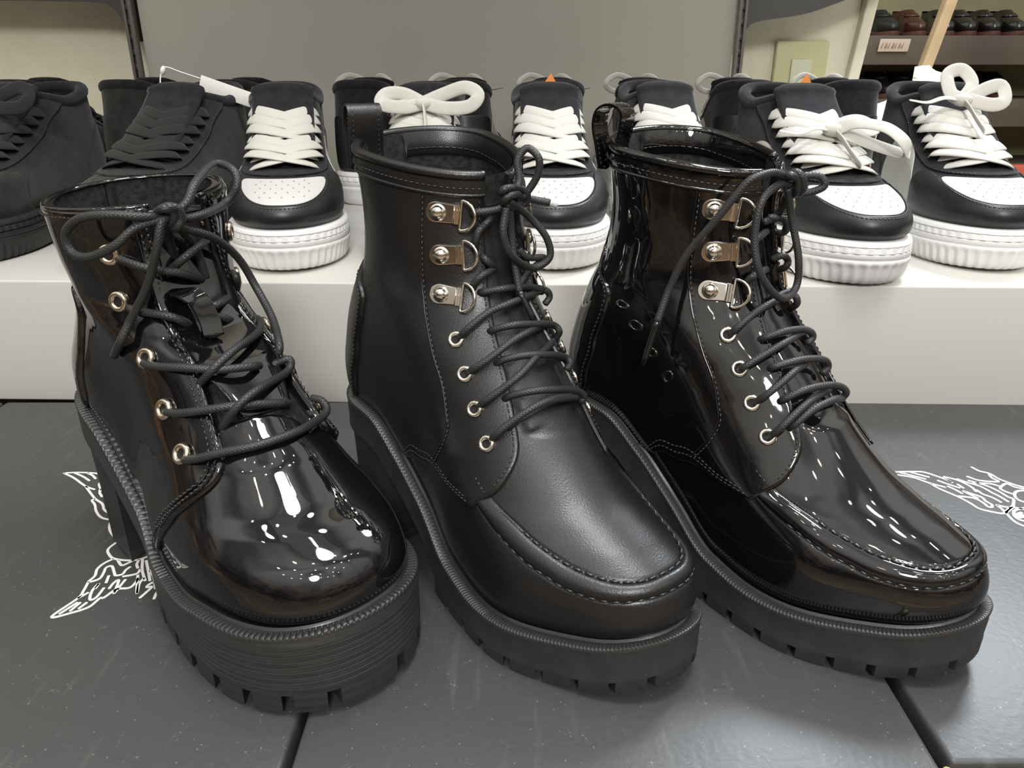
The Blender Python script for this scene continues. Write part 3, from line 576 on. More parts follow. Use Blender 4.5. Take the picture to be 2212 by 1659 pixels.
def hook(root, p, n, fwd, metal):
    n = nrm(n); e1 = nrm(fwd - n * (fwd @ n)); e2 = np.cross(n, e1)
    def T(v): v = np.asarray(v, float); return p + v[..., 0, None] * e1 + v[..., 1, None] * e2 + v[..., 2, None] * n
    hh = .0056; o = [(-hh * math.cos(a) * 1.0 - .0012, hh * math.sin(a)) for a in np.linspace(math.pi / 2, -math.pi / 2, 14)]
    o = [(-.0012 - hh * math.sin(a), hh * math.cos(a)) for a in np.linspace(0, math.pi, 14)] + [(.0095, -hh * .86), (.0095, hh * .86)]
    o = np.array(o); cen = o.mean(0); rings = []
    for s, z in ((1., -.0006), (1., .0005), (.94, .0011), (.90, .00115)):
        q = cen + (o - cen) * s; rings.append(T(np.c_[q, np.full(len(q), z)]))
    mb = MB(); grid_mesh(mb, np.stack(rings), True); mb.add(rings[-1], [tuple(range(len(o)))])
    for x in (.0095, .0108, .0121):
        tube(mb, T(np.array([(x, -hh * .86, .0009), (x, 0, .0009), (x, hh * .86, .0009)])), .0010, 8)
    h = mb.build('lace_hook', metal, root, 40)
    # rivet
    mb = MB(); prof = [(0.0046, .0010), (.0045, .0016), (.0038, .0018), (.0035, .0022), (.0031, .0034), (.0022, .0042), (.0011, .0046), (.0001, .0047)]
    th = np.arange(24) * 2 * math.pi / 24
    G = np.stack([T(np.stack([r * np.cos(th), r * np.sin(th), np.full(24, z)], 1)) for r, z in prof]); grid_mesh(mb, G, True); mb.build('rivet', metal, h)
    # D ring, tipped off the surface
    pts = [(0, y) for y in np.linspace(-.0072, .0072, 8)] + [(.0092 * math.cos(a) * 1., .0078 * math.sin(a)) for a in np.linspace(math.pi / 2 * .95, -math.pi / 2 * .95, 16)]
    pts = np.array(pts); q = np.c_[.0125 + pts[:, 0] * math.cos(.35), pts[:, 1], .0016 + pts[:, 0] * math.sin(.35)]
    mb = MB(); tube(mb, resamp(T(q), 60, closed=True), .00085, 9, closed=True); mb.build('d_ring', metal, h)
    return h
def laces(root, key, mat, r=.0020):
    mb = MB()
    for pth in BAKE[key]['lace']:
        p = catm(np.array(pth) / 1e4, 8); tube(mb, resamp(p, step=.0012), r, 12)
    o = mb.build('lace', mat, root)
    mb = MB()
    for pth in BAKE[key]['bow']:
        p = catm(np.array(pth) / 1e4, 10); tube(mb, resamp(p, step=.0012), r, 12)
    b = mb.build('bow', mat, o)
    for i, a in enumerate(BAKE[key].get('aglet', [])):
        mb = MB(); tube(mb, resamp(np.array(a) / 1e4, 6), [r * .95, r * .95, r * .92, r * .9, r * .88, r * .8], 12)
        mb.build('aglet', M['aglet_clear'] if (key == '2' and i == 0) else M['aglet'], b)
    return o
def loop_ribbon(root, name, path, up, w, th, mat, r=1.):
    mb = MB(); p = resamp(catm(path, 8), step=.0012)
    k = w / 2; pr = [(-th / 2, -k), (th / 2, -k), (th / 2 * 1.1, -k * .8), (th / 2, 0), (th / 2 * 1.1, k * .8), (th / 2, k), (-th / 2, k), (-th / 2, 0)]
    tube(mb, p, 1., prof=pr, up=up); return mb.build(name, mat, root, 60)
def mirror(l): return [(-d, s) for d, s in l]
def place_root(root, x, y, yaw): root.location = (x, y, 0); root.rotation_euler = (0, 0, math.radians(yaw - 90))

def moc_boot(key, pose, label, mats):
    root = setp(empty('ankle_boot'), label, 'boot'); sh = make_shoe('moc', 250, 520); SL = sh.slen
    # rolled seam of the apron, raised out of the surface
    D, S = sh.ds(); half_in = [(0, .0383), (.0125, .0385), (.0235, .041), (.032, .045), (.040, .0505), (.0475, .060), (.053, .070), (.060, .080), (.064, .088)]
    half_out = [(0, .0282), (.0113, .0283), (.0223, .0290), (.0312, .0306), (.041, .0333), (.050, .037), (.0555, .042), (.062, .047), (.068, .0545), (.074, .063), (.079, .0715), (.082, .08)]
    inn = catm([(-a, b) for a, b in half_in[:0:-1]] + half_in, 6); out = catm([(-a, b) for a, b in half_out[:0:-1]] + half_out, 6); inn[:, 0] -= .003; out[:, 0] -= .003
    def dist(poly, d, s):
        best = np.full(d.shape, 9.)
        for a, b in zip(poly[:-1], poly[1:]):
            ab = b - a; t = np.clip(((d - a[0]) * ab[0] + (s - a[1]) * ab[1]) / (ab @ ab + 1e-12), 0, 1)
            best = np.minimum(best, np.hypot(d - a[0] - t * ab[0], s - a[1] - t * ab[1]))
        return best
    reg = (S < .10) & (np.abs(D) < .11); d1 = np.full(D.shape, 9.); d2 = d1.copy(); d1[reg] = dist(inn, D[reg], S[reg]); d2[reg] = dist(out, D[reg], S[reg])
    hgt = np.zeros_like(D); w = d1 + d2 + 1e-9; u = d1 / w
    q = np.stack([D[reg], S[reg]], 1); po = np.vstack([out, [(.082, .12), (-.088, .12)]]); pi_ = np.vstack([inn, [(.064, .12), (-.070, .12)]])
    band = np.zeros_like(D); band[reg] = inside(po, q) & ~inside(pi_, q)
    fade = 1 - sst(.070, .088, S)
    hgt += band * .0023 * np.sqrt(np.clip(4 * u * (1 - u), 0, 1)) * fade
    hgt -= (.0008 * np.exp(-(d1 / .0011) ** 2) + .0006 * np.exp(-(d2 / .0011) ** 2)) * fade
    sink = sst(.118, .126, S) * (1 - sst(.012, .020, np.abs(D) - .006 * sst(.24, .13, S))); hgt -= .0022 * sink
    Pm = sh.P + sh.N * hgt[..., None]
    # top of the tongue sits lower than the collar
    top = sst(SL - .020, SL, S) * (1 - sst(.010, .016, np.abs(D - .006))); Pm = Pm - np.array([0, 0, 1.]) * (top * .012)[..., None] + np.array([-.2, 0, 0]) * (top * .012)[..., None]
    vamp = body_mesh(root, sh, mats['vamp'], Pm)
    # quarters
    edge = [(-.0085, SL), (-.0082, .231), (-.0090, .2017), (-.0112, .1837), (-.0152, .1676), (-.0195, .1497), (-.0235, .1335), (-.0268, .1215), (-.0295, .1145), (-.0345, .1075), (-.044, .0985), (-.056, .089), (-.070, .0800), (-.083, .0715), (-.0905, .0665)]
    low = [(-.0905, .0665), (-.1043, .0650), (-.125, .0600), (-.1503, .0475), (-.172, .034), (-.1903, .0217), (-.2, .008), (-.2035, 0)]
    e1 = catm(edge, 4); l1 = catm(low, 4)
    for sd in (-1, 1):
        bk = [(-float(np.interp(s, sh.sarc, sh.half)), s) for s in np.linspace(0, SL, 40)]
        poly = np.vstack([e1, l1[1:], bk]); poly[:, 0] *= -sd
        mb = MB(); patch(mb, sh, poly, .0021, h=.0026, edge=.0014, sk=-.0022); q = mb.build('quarter', mats['quarter'], root)
        mb = MB()
        f = lambda l, o, **k: stitches(mb, sh, [(-sd * d, s) for d, s in l], .0021 + o, **k)
        def inset(l, dd, dsv): return [(d + dd, s + dsv) for d, s in l]
        f(inset(catm(edge[:12], 4), -.0026, .0004), 0); f(inset(l1, -.001, .0030), 0); f(inset(l1, -.001, .0056), 0)
        seam = catm([(-.1405, .0565), (-.0952, .093), (-.0763, .1097), (-.0704, .1191), (-.0653, .1308), (-.0636, .143), (-.0551, .1643), (-.0478, .1802), (-.043, .2003), (-.0399, .2248), (-.0395, SL - .006)], 5)
        f(seam, .0004); f([(-.068, .092), (-.066, .085), (-.071, .083)], .0)
        cn = catm([(-.118, SL - .01), (-.1185, .19), (-.1235, .1524), (-.150, .122), (-.190, .085), (-.2263, .0514), (-.2504, .0245), (-.2520, .003)], 5)
        mb.build('stitching', M['thread'], q)
        # seam cord beside the stitches, and the edge of the heel counter
        mb = MB(); qq, _ = on(sh, [(-sd * (d - .0016), s) for d, s in seam], .0021, .0016); tube(mb, qq, .00055, 6); mb.build('piping', mats['quarter'], q)
        poly = np.vstack([cn, [(-float(np.interp(s, sh.sarc, sh.half)), s) for s in np.linspace(.003, .185, 30)]]); poly[:, 0] *= -sd
        if sd == -1 or True:
            mb = MB(); patch(mb, sh, poly, .0042, h=.003, edge=.0016); hc = mb.build('heel_counter', mats['quarter'], root)
            mb = MB(); stitches(mb, sh, [(-sd * (d - .0030), s) for d, s in cn[8:]], .0042); mb.build('stitching', M['thread'], hc)
    # collar: rolled top edge with a second cord below it, open at the zip on the inner side
    H0 = float(np.interp(SL, sh.sarc, sh.half)); dd = np.concatenate([np.linspace(-.0085, -H0, 70), np.linspace(H0, .034, 60)[1:]])
    mb = MB(); c, n = sh.at(dd, SL, .0008); c = c + np.array([0, 0, .0008]); tube(mb, c, .0027, 12)
    c, n = sh.at(dd, SL - .0095, .0026); tube(mb, c, .0011, 8); G = np.stack([sh.at(dd, SL - k, o)[0] for k, o in ((.0095, .0024), (.006, .0030), (.002, .0028))])
    grid_mesh(mb, G, False); col = mb.build('collar_binding', mats['collar'], root)
    mb = MB(); stitches(mb, sh, [(d, SL - .0055) for d in np.linspace(-.010, -H0 + .001, 60)], .0032, step=.0034, ln=.0024); mb.build('stitching', M['thread'], col)
    build_lining(root, sh, M['lining'])
    # inner facing band with its stitched hem
    mb = MB(); dd2 = np.linspace(.036, H0, 50); G = np.stack([sh.at(dd2, SL - k, o)[0] for k, o in ((.000, -.0030), (.005, -.0040), (.012, -.0040), (.0135, -.0030))]); grid_mesh(mb, G, False)
    stitches(mb, sh, [(d, SL - .0095) for d in dd2], -.0046, step=.004, ln=.003); mb.build('facing', mats['collar'], root)
    # zip on the inner side, its loose end folded out, tongue end
    mb = MB()
    for d in (.024, .0275):
        c, n = sh.at(d, np.linspace(.10, SL + 0, 60), .0012); tube(mb, c, .0007, 6)
    for k in range(34):
        c, n = sh.at(np.array([.0238, .0278]), SL - .002 - k * .0034, .0014); tube(mb, c, .0006, 5)
    zp = mb.build('zip', mats['collar'], root)
    c, n = sh.at(np.linspace(.010, .026, 8), SL, 0); c[:, 2] += np.array([-.004, -.001, .001, .002, .001, -.001, -.004, -.008]); c[:, 0] += .002
    t0 = c.copy(); t1 = c + np.array([.002, .001, -.012]); rag = MB(); G = np.stack([t0, (t0 + t1) / 2 + np.array([.0035, 0, 0]), t1]); grid_mesh(rag, G, False); grid_mesh(rag, G - np.array([.0016, 0, .0003]), False, True)
    tube(rag, t0 + np.array([-.0008, 0, .0002]), .0013, 8); rag.build('tongue_end', mats['collar'], root)
    # pull loop
    b, n = sh.at(-(H0 - .030), SL, 0); b = b[0]; nh = nrm(n[0] * (1, 1, 0)); th_ = np.array([nh[1], -nh[0], 0]); P0 = np.array([[-.0025, 0, -.016], [-.0042, 0, -.004], [-.0058, 0, .008], [-.0045, 0, .0165], [.0002, 0, .0195], [.0048, 0, .0160], [.0050, 0, .007], [.0034, 0, -.004], [.003, 0, -.014]])
    tw = mats['twist']; yw = math.radians(pose[2]); wd_ = np.array(mats['out']); dn = nrm(np.array([wd_[0] * math.sin(yw) - wd_[1] * math.cos(yw), wd_[0] * math.cos(yw) + wd_[1] * math.sin(yw), 0])); P0 = P0 * (mats['lw'], 1, 1); up_ = np.cross(dn, (0, 0, 1.)); Pq = -P0[:, :1] * dn + P0[:, 2:] * np.array([0, 0, 1.])
    lp = loop_ribbon(root, 'pull_loop', b + Pq + np.array([0, 0, .001]), up_, .0200, .0013, mats['collar'])
    mb = MB()
    for sdd in (-.0075, .0075):
        p = resamp(catm(b + Pq + np.array([0, 0, .001]), 8), step=.0028); up = up_; t, a, _ = frames(p, up=up)
        for i in range(1, len(p) - 1): tube(mb, np.stack([p[i] + up * sdd + a[i] * .0006 - t[i] * .0008, p[i] + up * sdd + a[i] * .0006 + t[i] * .0008]), .0003, 5); 
        for i in range(1, len(p) - 1): tube(mb, np.stack([p[i] + up * sdd - a[i] * .0006 - t[i] * .0008, p[i] + up * sdd - a[i] * .0006 + t[i] * .0008]), .0003, 5)
    mb.build('stitching', M['thread'], lp)
    # apron stitches
    mb = MB(); iD = inn[14:-14]; oD = out[14:-14]
    ro = resamp(oD, step=.0005); stitches(mb, sh, [(d, s + .0002) for d, s in iD], .0002, step=.0062, ln=.0046, r=.00075, seg=7); stitches(mb, sh, oD, .0002, step=.0058, ln=.0044, r=.00065, seg=7)
    mb.build('apron_stitching', M['thread'], vamp)
    # sole
    woff = .0078
    mb = MB(); stitches(mb, sh, [(d, .0030) for d in np.linspace(-.20, .20, 240)], .0007, step=.0026, ln=.0018, r=.0006); mb.build('welt_stitching', M['thread'], vamp)
    build_sole(root, sh, 'moc', woff, M['rubber'], .0150, .0042, [(0, -.001), (.04, 0), (.3, .0001), (.84, -.0003), (.90, .0), (1., .0)])
    build_heel(root, sh, woff, M['rubber']); build_welt(root, sh, woff, M['welt'], .0019, .0006)
    # eyelets and hooks
    for d, s in ((-.0412, .1578), (-.0448, .1422), (-.0470, .1275), (-.0478, .1130)):
        for sd in (1, -1):
            p, n = sh.at(d * sd, s, .0021); eyelet(root, p[0], n[0], M['steel'], M['dark_hole'])
    for (d, s), (d2, s2) in (((-.0315, .2250), (-.0138, .2235)), ((-.0325, .1985), (-.0148, .1990)), ((-.0381, .1792), (-.0210, .1790))):
        for sd in (1, -1):
            p, n = sh.at(d * sd, s, .0022); q, _ = sh.at(d2 * sd, s2, .0022); hook(root, p[0], n[0], q[0] - p[0], M['steel'])
    laces(root, key, M['cord'], .0020)
    place_root(root, *pose); return root

def plain_boot(pose, label):
    root = setp(empty('ankle_boot'), label, 'boot'); sh = make_shoe('plain', 220, 480); SL = sh.slen; D, S = sh.ds()
    # tongue sinks between the quarters; its dome bulges at the throat
    eg = .0985 + .0165 * np.sqrt(np.clip(1 - ((D + .012) / .026) ** 2, 0, 1)); thr = sst(0, .004, S - eg) * (1 - sst(.030, .040, np.abs(D + .004))); top = sst(SL - .012, SL, S) * (1 - sst(.014, .024, np.abs(D)))
    Pm = sh.P - sh.N * (thr * .0065)[..., None]
    dome = np.exp(-((D + .012) / .020) ** 2) * sst(.088, .104, S) * (1 - thr); Pm = Pm + sh.N * (dome * .0030)[..., None] - np.array([.3, 0, 1]) * (top * .002)[..., None]
    vamp = body_mesh(root, sh, M['patent_smooth'], Pm)
    edge = [(-.0145, SL), (-.0140, .2000), (-.0154, .1884), (-.0176, .1777), (-.0209, .1586), (-.0248, .1373), (-.0276, .1221), (-.0300, .1104), (-.0325, .1010), (-.0360, .0940), (-.0420, .0880), (-.0512, .0818), (-.0710, .0717), (-.0920, .060), (-.1135, .0459), (-.1350, .032), (-.1531, .0175), (-.165, 0)]
    e1 = catm(edge, 4)
    for sd in (-1, 1):
        bk = [(-float(np.interp(s, sh.sarc, sh.half)), s) for s in np.linspace(0, SL, 40)]
        poly = np.vstack([e1, bk]); poly[:, 0] *= -sd
        mb = MB(); patch(mb, sh, poly, .0026, h=.0026, edge=.0014, sk=-.004, offf=lambda d, s: .0014 * np.exp(-((np.abs(d) - .034) / .020) ** 2) * sst(.085, .11, s)); q = mb.build('quarter', M['patent'], root)
        mb = MB()
        for k in (.0028, .0056): stitches(mb, sh, [(-sd * (d - k), s + k * .3) for d, s in e1[:60]], .0038, step=.0034, ln=.0024, r=.00055)
        stitches(mb, sh, [(-sd * (d - .0006), s + .0042) for d, s in e1[44:70]], .0032, step=.0030, ln=.0021)
        stitches(mb, sh, [(-sd * d, SL - .0035) for d in np.linspace(-.018, -float(sh.half[-1]) + .001, 50)], .0030, step=.003, ln=.002)
        mb.build('stitching', M['thread'], q)
        cn = catm([(-.125, .150), (-.1471, .119), (-.1876, .0833), (-.215, .058), (-.2433, .0306), (-.252, .012), (-.254, .002)], 5)
        poly = np.vstack([cn, [(-float(np.interp(s, sh.sarc, sh.half)), s) for s in np.linspace(.002, .150, 30)]]); poly[:, 0] *= -sd
        mb = MB(); patch(mb, sh, poly, .0050, h=.003, edge=.002); mb.build('heel_counter', M['patent'], root)
    # cut top edge, turned over
    H0 = float(sh.half[-1]); dd = np.concatenate([np.linspace(-.0145, -H0, 70), np.linspace(H0, .0145, 70)[1:]])
    mb = MB(); c, n = sh.at(dd, SL, .0008); tube(mb, c, .0016, 8); mb.build('collar_edge', M['patent'], root)
    build_lining(root, sh, M['lining'], .05)
    # tongue: the padded top showing between the quarters, plus its strap loop
    path, n = sh.at(-.001, np.linspace(.118, SL + 0, 26), -.0030); path = path[:-1]
    mb = MB(); pr = [(math.cos(a) * .0016, math.sin(a) * .023) for a in np.arange(16) * math.pi / 8]; tube(mb, path, np.r_[np.linspace(.6, 1, 8), np.full(15, 1.), .96, .85], prof=pr, up=(0, 1, 0)); tg = mb.build('tongue', M['patent_smooth'], root)
    tp = np.array(BAKE['1']['tabloop']) / 1e4
    loop_ribbon(root, 'tongue_loop', tp, (0, 1, 0), .0112, .0015, M['patent'])
    woff = .0085
    gro = [(0, -.001), (.03, 0)]
    for k in range(1, 9):
        t = .08 + k * .098; gro += [(t - .012, .0002), (t, -.0005), (t + .012, .0002)]
    gro += [(1., 0)]
    build_sole(root, sh, 'plain', woff, M['rubber_grooved'], .0162, .0060, gro); build_heel(root, sh, woff, M['rubber'], .066); w = build_welt(root, sh, woff, M['welt'], .0030, .0012, inner=.0012)
    mb = MB(); stitches(mb, sh, [(d, .0035) for d in np.linspace(-.16, .16, 200)], .0008, step=.0032, ln=.0022, r=.0006); mb.build('welt_stitching', M['thread'], vamp)
    for d, s in ((-.0364, .2019), (-.0419, .1805), (-.0520, .1420), (-.0560, .1185), (-.0560, .0985)):
        for sd in (1, -1):
            p, n = sh.at(d * sd, s, .0040); eyelet(root, p[0], n[0], M['brass'], M['dark_hole'], .0041, .0016)
    laces(root, '1', M['cord'], .0022)
    place_root(root, *pose); return root

# ------------------------------------------------------------------ low sneakers
SNK = dict(prof=[(.272, 0), (.280, .006), (.2815, .012), (.277, .020), (.263, .028), (.243, .0345), (.216, .0415), (.190, .0505), (.165, .062), (.142, .075), (.122, .088), (.110, .099)],
  back=[(0, .008), (.03, .0), (.06, .006), (.08, .010), (.10, .012)], wf=[(0, .034), (.05, .036), (.1, .0365), (.15, .042), (.2, .049), (.24, .047), (.285, .043)],
  ws=[(0, .034), (.05, .036), (.10, .035)], sole=[(0, .039), (.1, .037), (.2, .0345), (.285, .036)], rf=[(0, .075), (.03, .085), (.05, .08), (.08, .06), (.12, .05)])
def ribbon(mb, path, up, w=.0088, th=.0018, tap=None):
    n = len(path); r = np.ones(n) if tap is None else tap
    pr = [(math.cos(a) * w / 2, math.sin(a) * th / 2 * (1.15 if abs(math.cos(a)) > .5 else 1)) for a in np.arange(12) * math.pi / 6]
    tube(mb, path, r, prof=pr, up=up)
def sneaker(name, label, cols, lace='rows', group=None):
    body, white, grey, guard, eyest, solem, lacem, tongm = cols
    root = setp(empty(name), label, 'sneaker', group)
    sh = Shoe(NV=100, NU=240, dip=lambda x, y, t: t * (-.009 * np.exp(-((x - .068) / .028) ** 2) + .004 * np.exp(-((x - .01) / .02) ** 2)), tz=(.04, .09), **SNK); SL = sh.slen
    body_mesh(root, sh, body, sh.P, 'upper')
    def sym(l): return l + [(-d, s) for d, s in l[::-1]]
    # toe box with perforations
    hb = [(0, .0275), (.016, .0283), (.030, .0330), (.0410, .0430), (.0460, .0550), (.0455, .0655), (.0390, .0715), (.022, .0740), (0, .0748)]
    poly = np.vstack([catm(hb, 5)]); poly = np.vstack([poly, np.c_[-poly[::-1, 0], poly[::-1, 1]][1:-1]])
    mb = MB(); patch(mb, sh, poly, .0005, h=.004, edge=.0008); tb = mb.build('toe_box', white, root)
    mb = MB()
    for i, s in enumerate((.037, .0445, .052, .0595, .067)):
        for d in (np.arange(-2.5, 3) if i % 2 else np.arange(-2, 2.5)) * .0095:
            p, n = sh.at(d, s, .0009); p, n = p[0], n[0]; a = nrm(np.cross(n, [0, 1., 0])); b = np.cross(n, a); th = np.arange(8) * math.pi / 4
            mb.add(p + .00075 * (np.cos(th)[:, None] * a + np.sin(th)[:, None] * b), [tuple(range(8))])
    mb.build('perforations', M['perf'] if white is not body else M['dark_hole'], tb, False)
    # mudguard round the toe: raised band
    o = catm([(0, .0260), (.0165, .0268), (.0315, .0315), (.0430, .0420), (.0480, .0550), (.0475, .0670), (.0520, .0775), (.068, .074), (.086, .060), (.104, .044), (.118, .026), (.124, .010), (.126, .0005)], 5)
    poly = np.vstack([o, [(0, .0005)]]); poly = np.vstack([o[1:], np.c_[-o[::-1, 0], o[::-1, 1]][:-1]]);
    mb = MB(); patch(mb, sh, poly, .0014, h=.0035, edge=.0012); g = mb.build('toe_guard', guard, root)
    mb = MB(); stitches(mb, sh, [(d, s - .0030) for d, s in np.vstack([np.c_[-o[:28][::-1, 0], o[:28][::-1, 1]], o[1:28]])], .0014, step=.0034, ln=.0024); mb.build('stitching', M['thread'], g)
    # side panels
    for sd in (1, -1):
        q = [sh.xz(x, z, sd) for x, z in ((.178, .002), (.182, .018), (.170, .034), (.150, .048), (.128, .058), (.106, .060), (.086, .052), (.074, .036), (.066, .018), (.064, .002))]
        mb = MB(); patch(mb, sh, catm(q, 4), .0006, h=.004, edge=.0008); mb.build('side_panel', grey, root)
        q = [sh.xz(x, z, sd) for x, z in ((.058, .002), (.060, .020), (.052, .040), (.040, .058), (.028, .066))] + [(sd * float(np.interp(s, sh.sarc, sh.half)), s) for s in np.linspace(sh.xz(.02, .066)[1], .001, 8)]
        mb = MB(); patch(mb, sh, q, .0012, h=.004, edge=.001); mb.build('heel_panel', guard, root)
    # eyestay: a U round the throat
    ou = catm([(0, .0790), (.022, .0795), (.043, .0815), (.055, .092), (.0600, .115), (.0600, .145), (.0540, .170), (.0500, SL - .004)], 5)
    inn_ = catm([(.0220, SL - .004), (.0220, .165), (.0220, .140), (.0210, .115), (.0180, .098), (0, .0935)], 5)
    hf = np.vstack([ou, inn_]); poly = np.vstack([hf[1:-1], np.c_[-hf[::-1, 0], hf[::-1, 1]]])
    mb = MB(); patch(mb, sh, poly, .0017, h=.0035, edge=.0012); ey = mb.build('eyestay', eyest, root)
    mb = MB(); stitches(mb, sh, [(d - .002, s) for d, s in ou[3:]], .0017, step=.0036, ln=.0024); mb.build('stitching', M['thread'], ey); mb = MB(); stitches(mb, sh, [(-d + .002, s) for d, s in ou[3:]], .0017, step=.0036, ln=.0024); mb.build('stitching', M['thread'], ey)
    # collar roll, lining, tongue
    H0 = float(sh.half[-1]); dd = np.concatenate([np.linspace(.024, H0, 50), np.linspace(-H0, -.024, 50)[1:]])
    mb = MB(); c, n = sh.at(dd, SL, -.0030); c[:, 2] += .0005; tube(mb, c, .0058, 12); mb.build('collar', tongm, root)
    build_lining(root, sh, tongm, .03, -.006)
    path, n = sh.at(0., np.linspace(.100, SL, 20), .0006); e = path[-1]; path = np.vstack([path, e + (-.002, 0, .003), e + (-.004, 0, .006), e + (-.008, 0, .009)])
    pr = [(math.cos(a) * .0042, math.sin(a) * .029) for a in np.arange(18) * math.pi / 9]
    mb = MB(); tube(mb, path, np.r_[np.linspace(.55, 1, 8), np.full(12, 1.), 1.05, 1.0, .72], prof=pr, up=(0, 1, 0)); tg = mb.build('tongue', tongm, root)
    # sole
    n_ = 480; rings = []; L = None
    base = sh.ring(0, n_); L = arclen(base)[:n_]; tot = arclen(base)[-1]; s0 = np.minimum(L, tot - L)
    ribs = np.cos(L / tot * 2 * math.pi * round(tot / .0075)); bl = np.clip(np.cos(L / tot * 2 * math.pi * round(tot / .0078)) * 3, -1, 1)
    env = np.clip(1 - (s0 / .115) ** 2, 0, 1)
    for t, o in ((0, .001), (.02, .0042), (.06, .0060), (.12, .0064), (.125, .0056), (.14, .0054), (.15, .0062), (.27, .0066), (.275, .0056), (.29, .0056), (.30, .0068), (.40, .0072), (.42, .0064), (.44, .0072), (.52, .0074), (.56, .0068), (.66, .0060), (.78, .0052), (.88, .0040), (.95, .0022), (1., -.001)):
        oo = np.full(n_, o)
        if t >= .56: k = min(1, (t - .50) / .08) * np.clip((env - .55 * (1 - min(1, (t - .5) * 3))) * 3, 0, 1); oo = oo + k * (.0012 * ribs - .0008)
        if .15 <= t <= .27: oo = oo + .0004 * bl
        c = np.stack([sh.ring(0, n_)[:, k] for k in (0, 1)], 1); tt = nrm(np.roll(c, -1, 0) - np.roll(c, 1, 0)); q = np.stack([tt[:, 1], -tt[:, 0]], 1)
        if ((c - c.mean(0)) * q).sum() < 0: q = -q
        c = c + q * oo[:, None]; x = c[:, 0]; zt = sh.sole(x) + .0015; zb = .004 * sst(.22, .30, x) + .004 * sst(.04, -.01, x) * 0
        rings.append(np.c_[c, zt * (1 - t) + zb * t])
    mb = MB(); loft_ring(mb, rings); mb.build('cupsole', solem, root, 60)
    # laces
    mb = MB(); ns = 6
    for i in range(ns):
        s0_ = .110 + .0145 * i
        for sd in ((1, -1) if i % 2 else (-1, 1)):
            u = np.linspace(0, 1, 18); d = sd * (-.0420 + .0760 * u); s = s0_ - .0150 * sst(.0, .8, u) + .002 * np.sin(u * math.pi)
            of = .0012 + .0075 * np.sin(np.clip(u * 1.1, 0, 1) ** .75 * math.pi) ** .7 + (.0012 if sd > 0 else 0) + .0012 * math.sin(i * 2.3)
            of[-1] = -.0005
            p, n = sh.at(d, s, of); ribbon(mb, p, n, .0125, .0028, np.interp(u, [0, .12, .85, 1], [.45, 1, 1, .8]))
    if lace in ('bow', 'bigbow', 'knot', 'tall'):
        sc_ = {'bow': .145, 'bigbow': .180, 'knot': .185, 'tall': .188}[lace]; c0, n0 = sh.at(0, sc_, .016); c0 = c0[0]; ex = np.array([.75, 0, -.65]) if lace == 'bow' else np.array([.3, 0, -.95])
        upv = np.array([.5, 0, .86])
        L1 = [(0, 0, 0), (.0, .020, .008), (.004, .040, .014), (.010, .052, .008), (.012, .044, -.002), (.008, .022, -.004), (0, 0, 0)]
        L2 = [(0, 0, 0), (-.004, -.018, .008), (0, -.034, .008), (.008, -.038, 0), (.008, -.018, -.003), (0, 0, 0)]
        if lace == 'bow': L1 = [(0, 0, 0), (.010, .014, .006), (.030, .030, .004), (.044, .040, -.006), (.040, .046, -.016), (.022, .032, -.012), (.006, .012, -.004), (0, 0, 0)]; L2 = [(0, 0, 0), (-.010, .018, .006), (-.018, .034, .006), (-.010, .042, .0), (0, .020, -.002), (0, 0, 0)]
        if lace == 'tall': L1 = [(0, 0, 0), (-.010, .012, .010), (-.018, .032, .016), (-.022, .046, .006), (-.012, .034, -.004), (0, 0, -.004)]; L2 = [(0, 0, 0), (-.008, -.006, .014), (-.014, -.018, .012), (-.012, -.028, -.002), (0, -.014, -.006), (0, 0, 0)]
        if lace == 'knot': L1 = [(0, 0, 0), (-.010, .010, .014), (-.018, .002, .026), (-.014, -.012, .022), (-.004, -.010, .006), (0, 0, 0)]; L2 = [(0, .004, 0), (-.006, .022, .010), (-.008, .036, .012), (.0, .038, 0), (.004, .026, -.004), (0, .006, 0)]
        for Lp in (L1, L2):
            p = resamp(catm(c0 + np.array(Lp), 10), step=.002); ribbon(mb, p, (1, 0, .75) if lace == 'bow' else (1, 0, .2), .0070 if lace == 'tall' else .0125, .0022)
        p = resamp(catm(c0 + np.array([(0, 0, 0), (.014, .002, -.006), (.030, .004, -.016), (.046, .005, -.024)]), 8), step=.002); ribbon(mb, p, (.3, 1, .2), .007, .002)
        p = resamp(catm(c0 + np.array([(0, 0, 0), (.004, -.018, .002), (.008, -.034, -.002), (.008, -.050, 0)]), 8), step=.002); ribbon(mb, p, (.5, 0, 1), .008, .002, np.linspace(1, .4, len(p)))
        ellips(mb, c0, (.007, .009, .006))
    mb.build('laces', lacem, root)
    return root
def copy_tree(o, parent=None):
    c = o.copy(); COL.objects.link(c)
    if parent: c.parent = parent
    for ch in list(o.children): copy_tree(ch, c)
    return c

# ------------------------------------------------------------------ the place
# shelves and walls
ZT = .112
mb = MB(); rbox(mb, (-1.6, 0, -.005), (1.8, .69, ZT), .002)
st = mb.build('trim_1', M['shelf_white'], None, 30, loc=(0, .664, 0), rot=(0, 0, -.024)); setp(st, kind='structure')
mb = MB(); rbox(mb, (-1.6, .05, -.150), (1.8, 1.36, -.121), .003); setp(mb.build('trim_2', M['rack'], None, 30), kind='structure')
mb = MB(); rbox(mb, (-.600, 1.375, .0), (.360, 1.39, 1.1), .002); setp(mb.build('back_panel', M['panel'], None, 30), 'greyish beige back panel of the shelving between the two uprights', 'panel')
mb = MB(); rbox(mb, (-3., 1.50, -.8), (.61, 1.56, 2.6), .002); setp(mb.build('wall_back', M['wall'], None, 30), kind='structure')
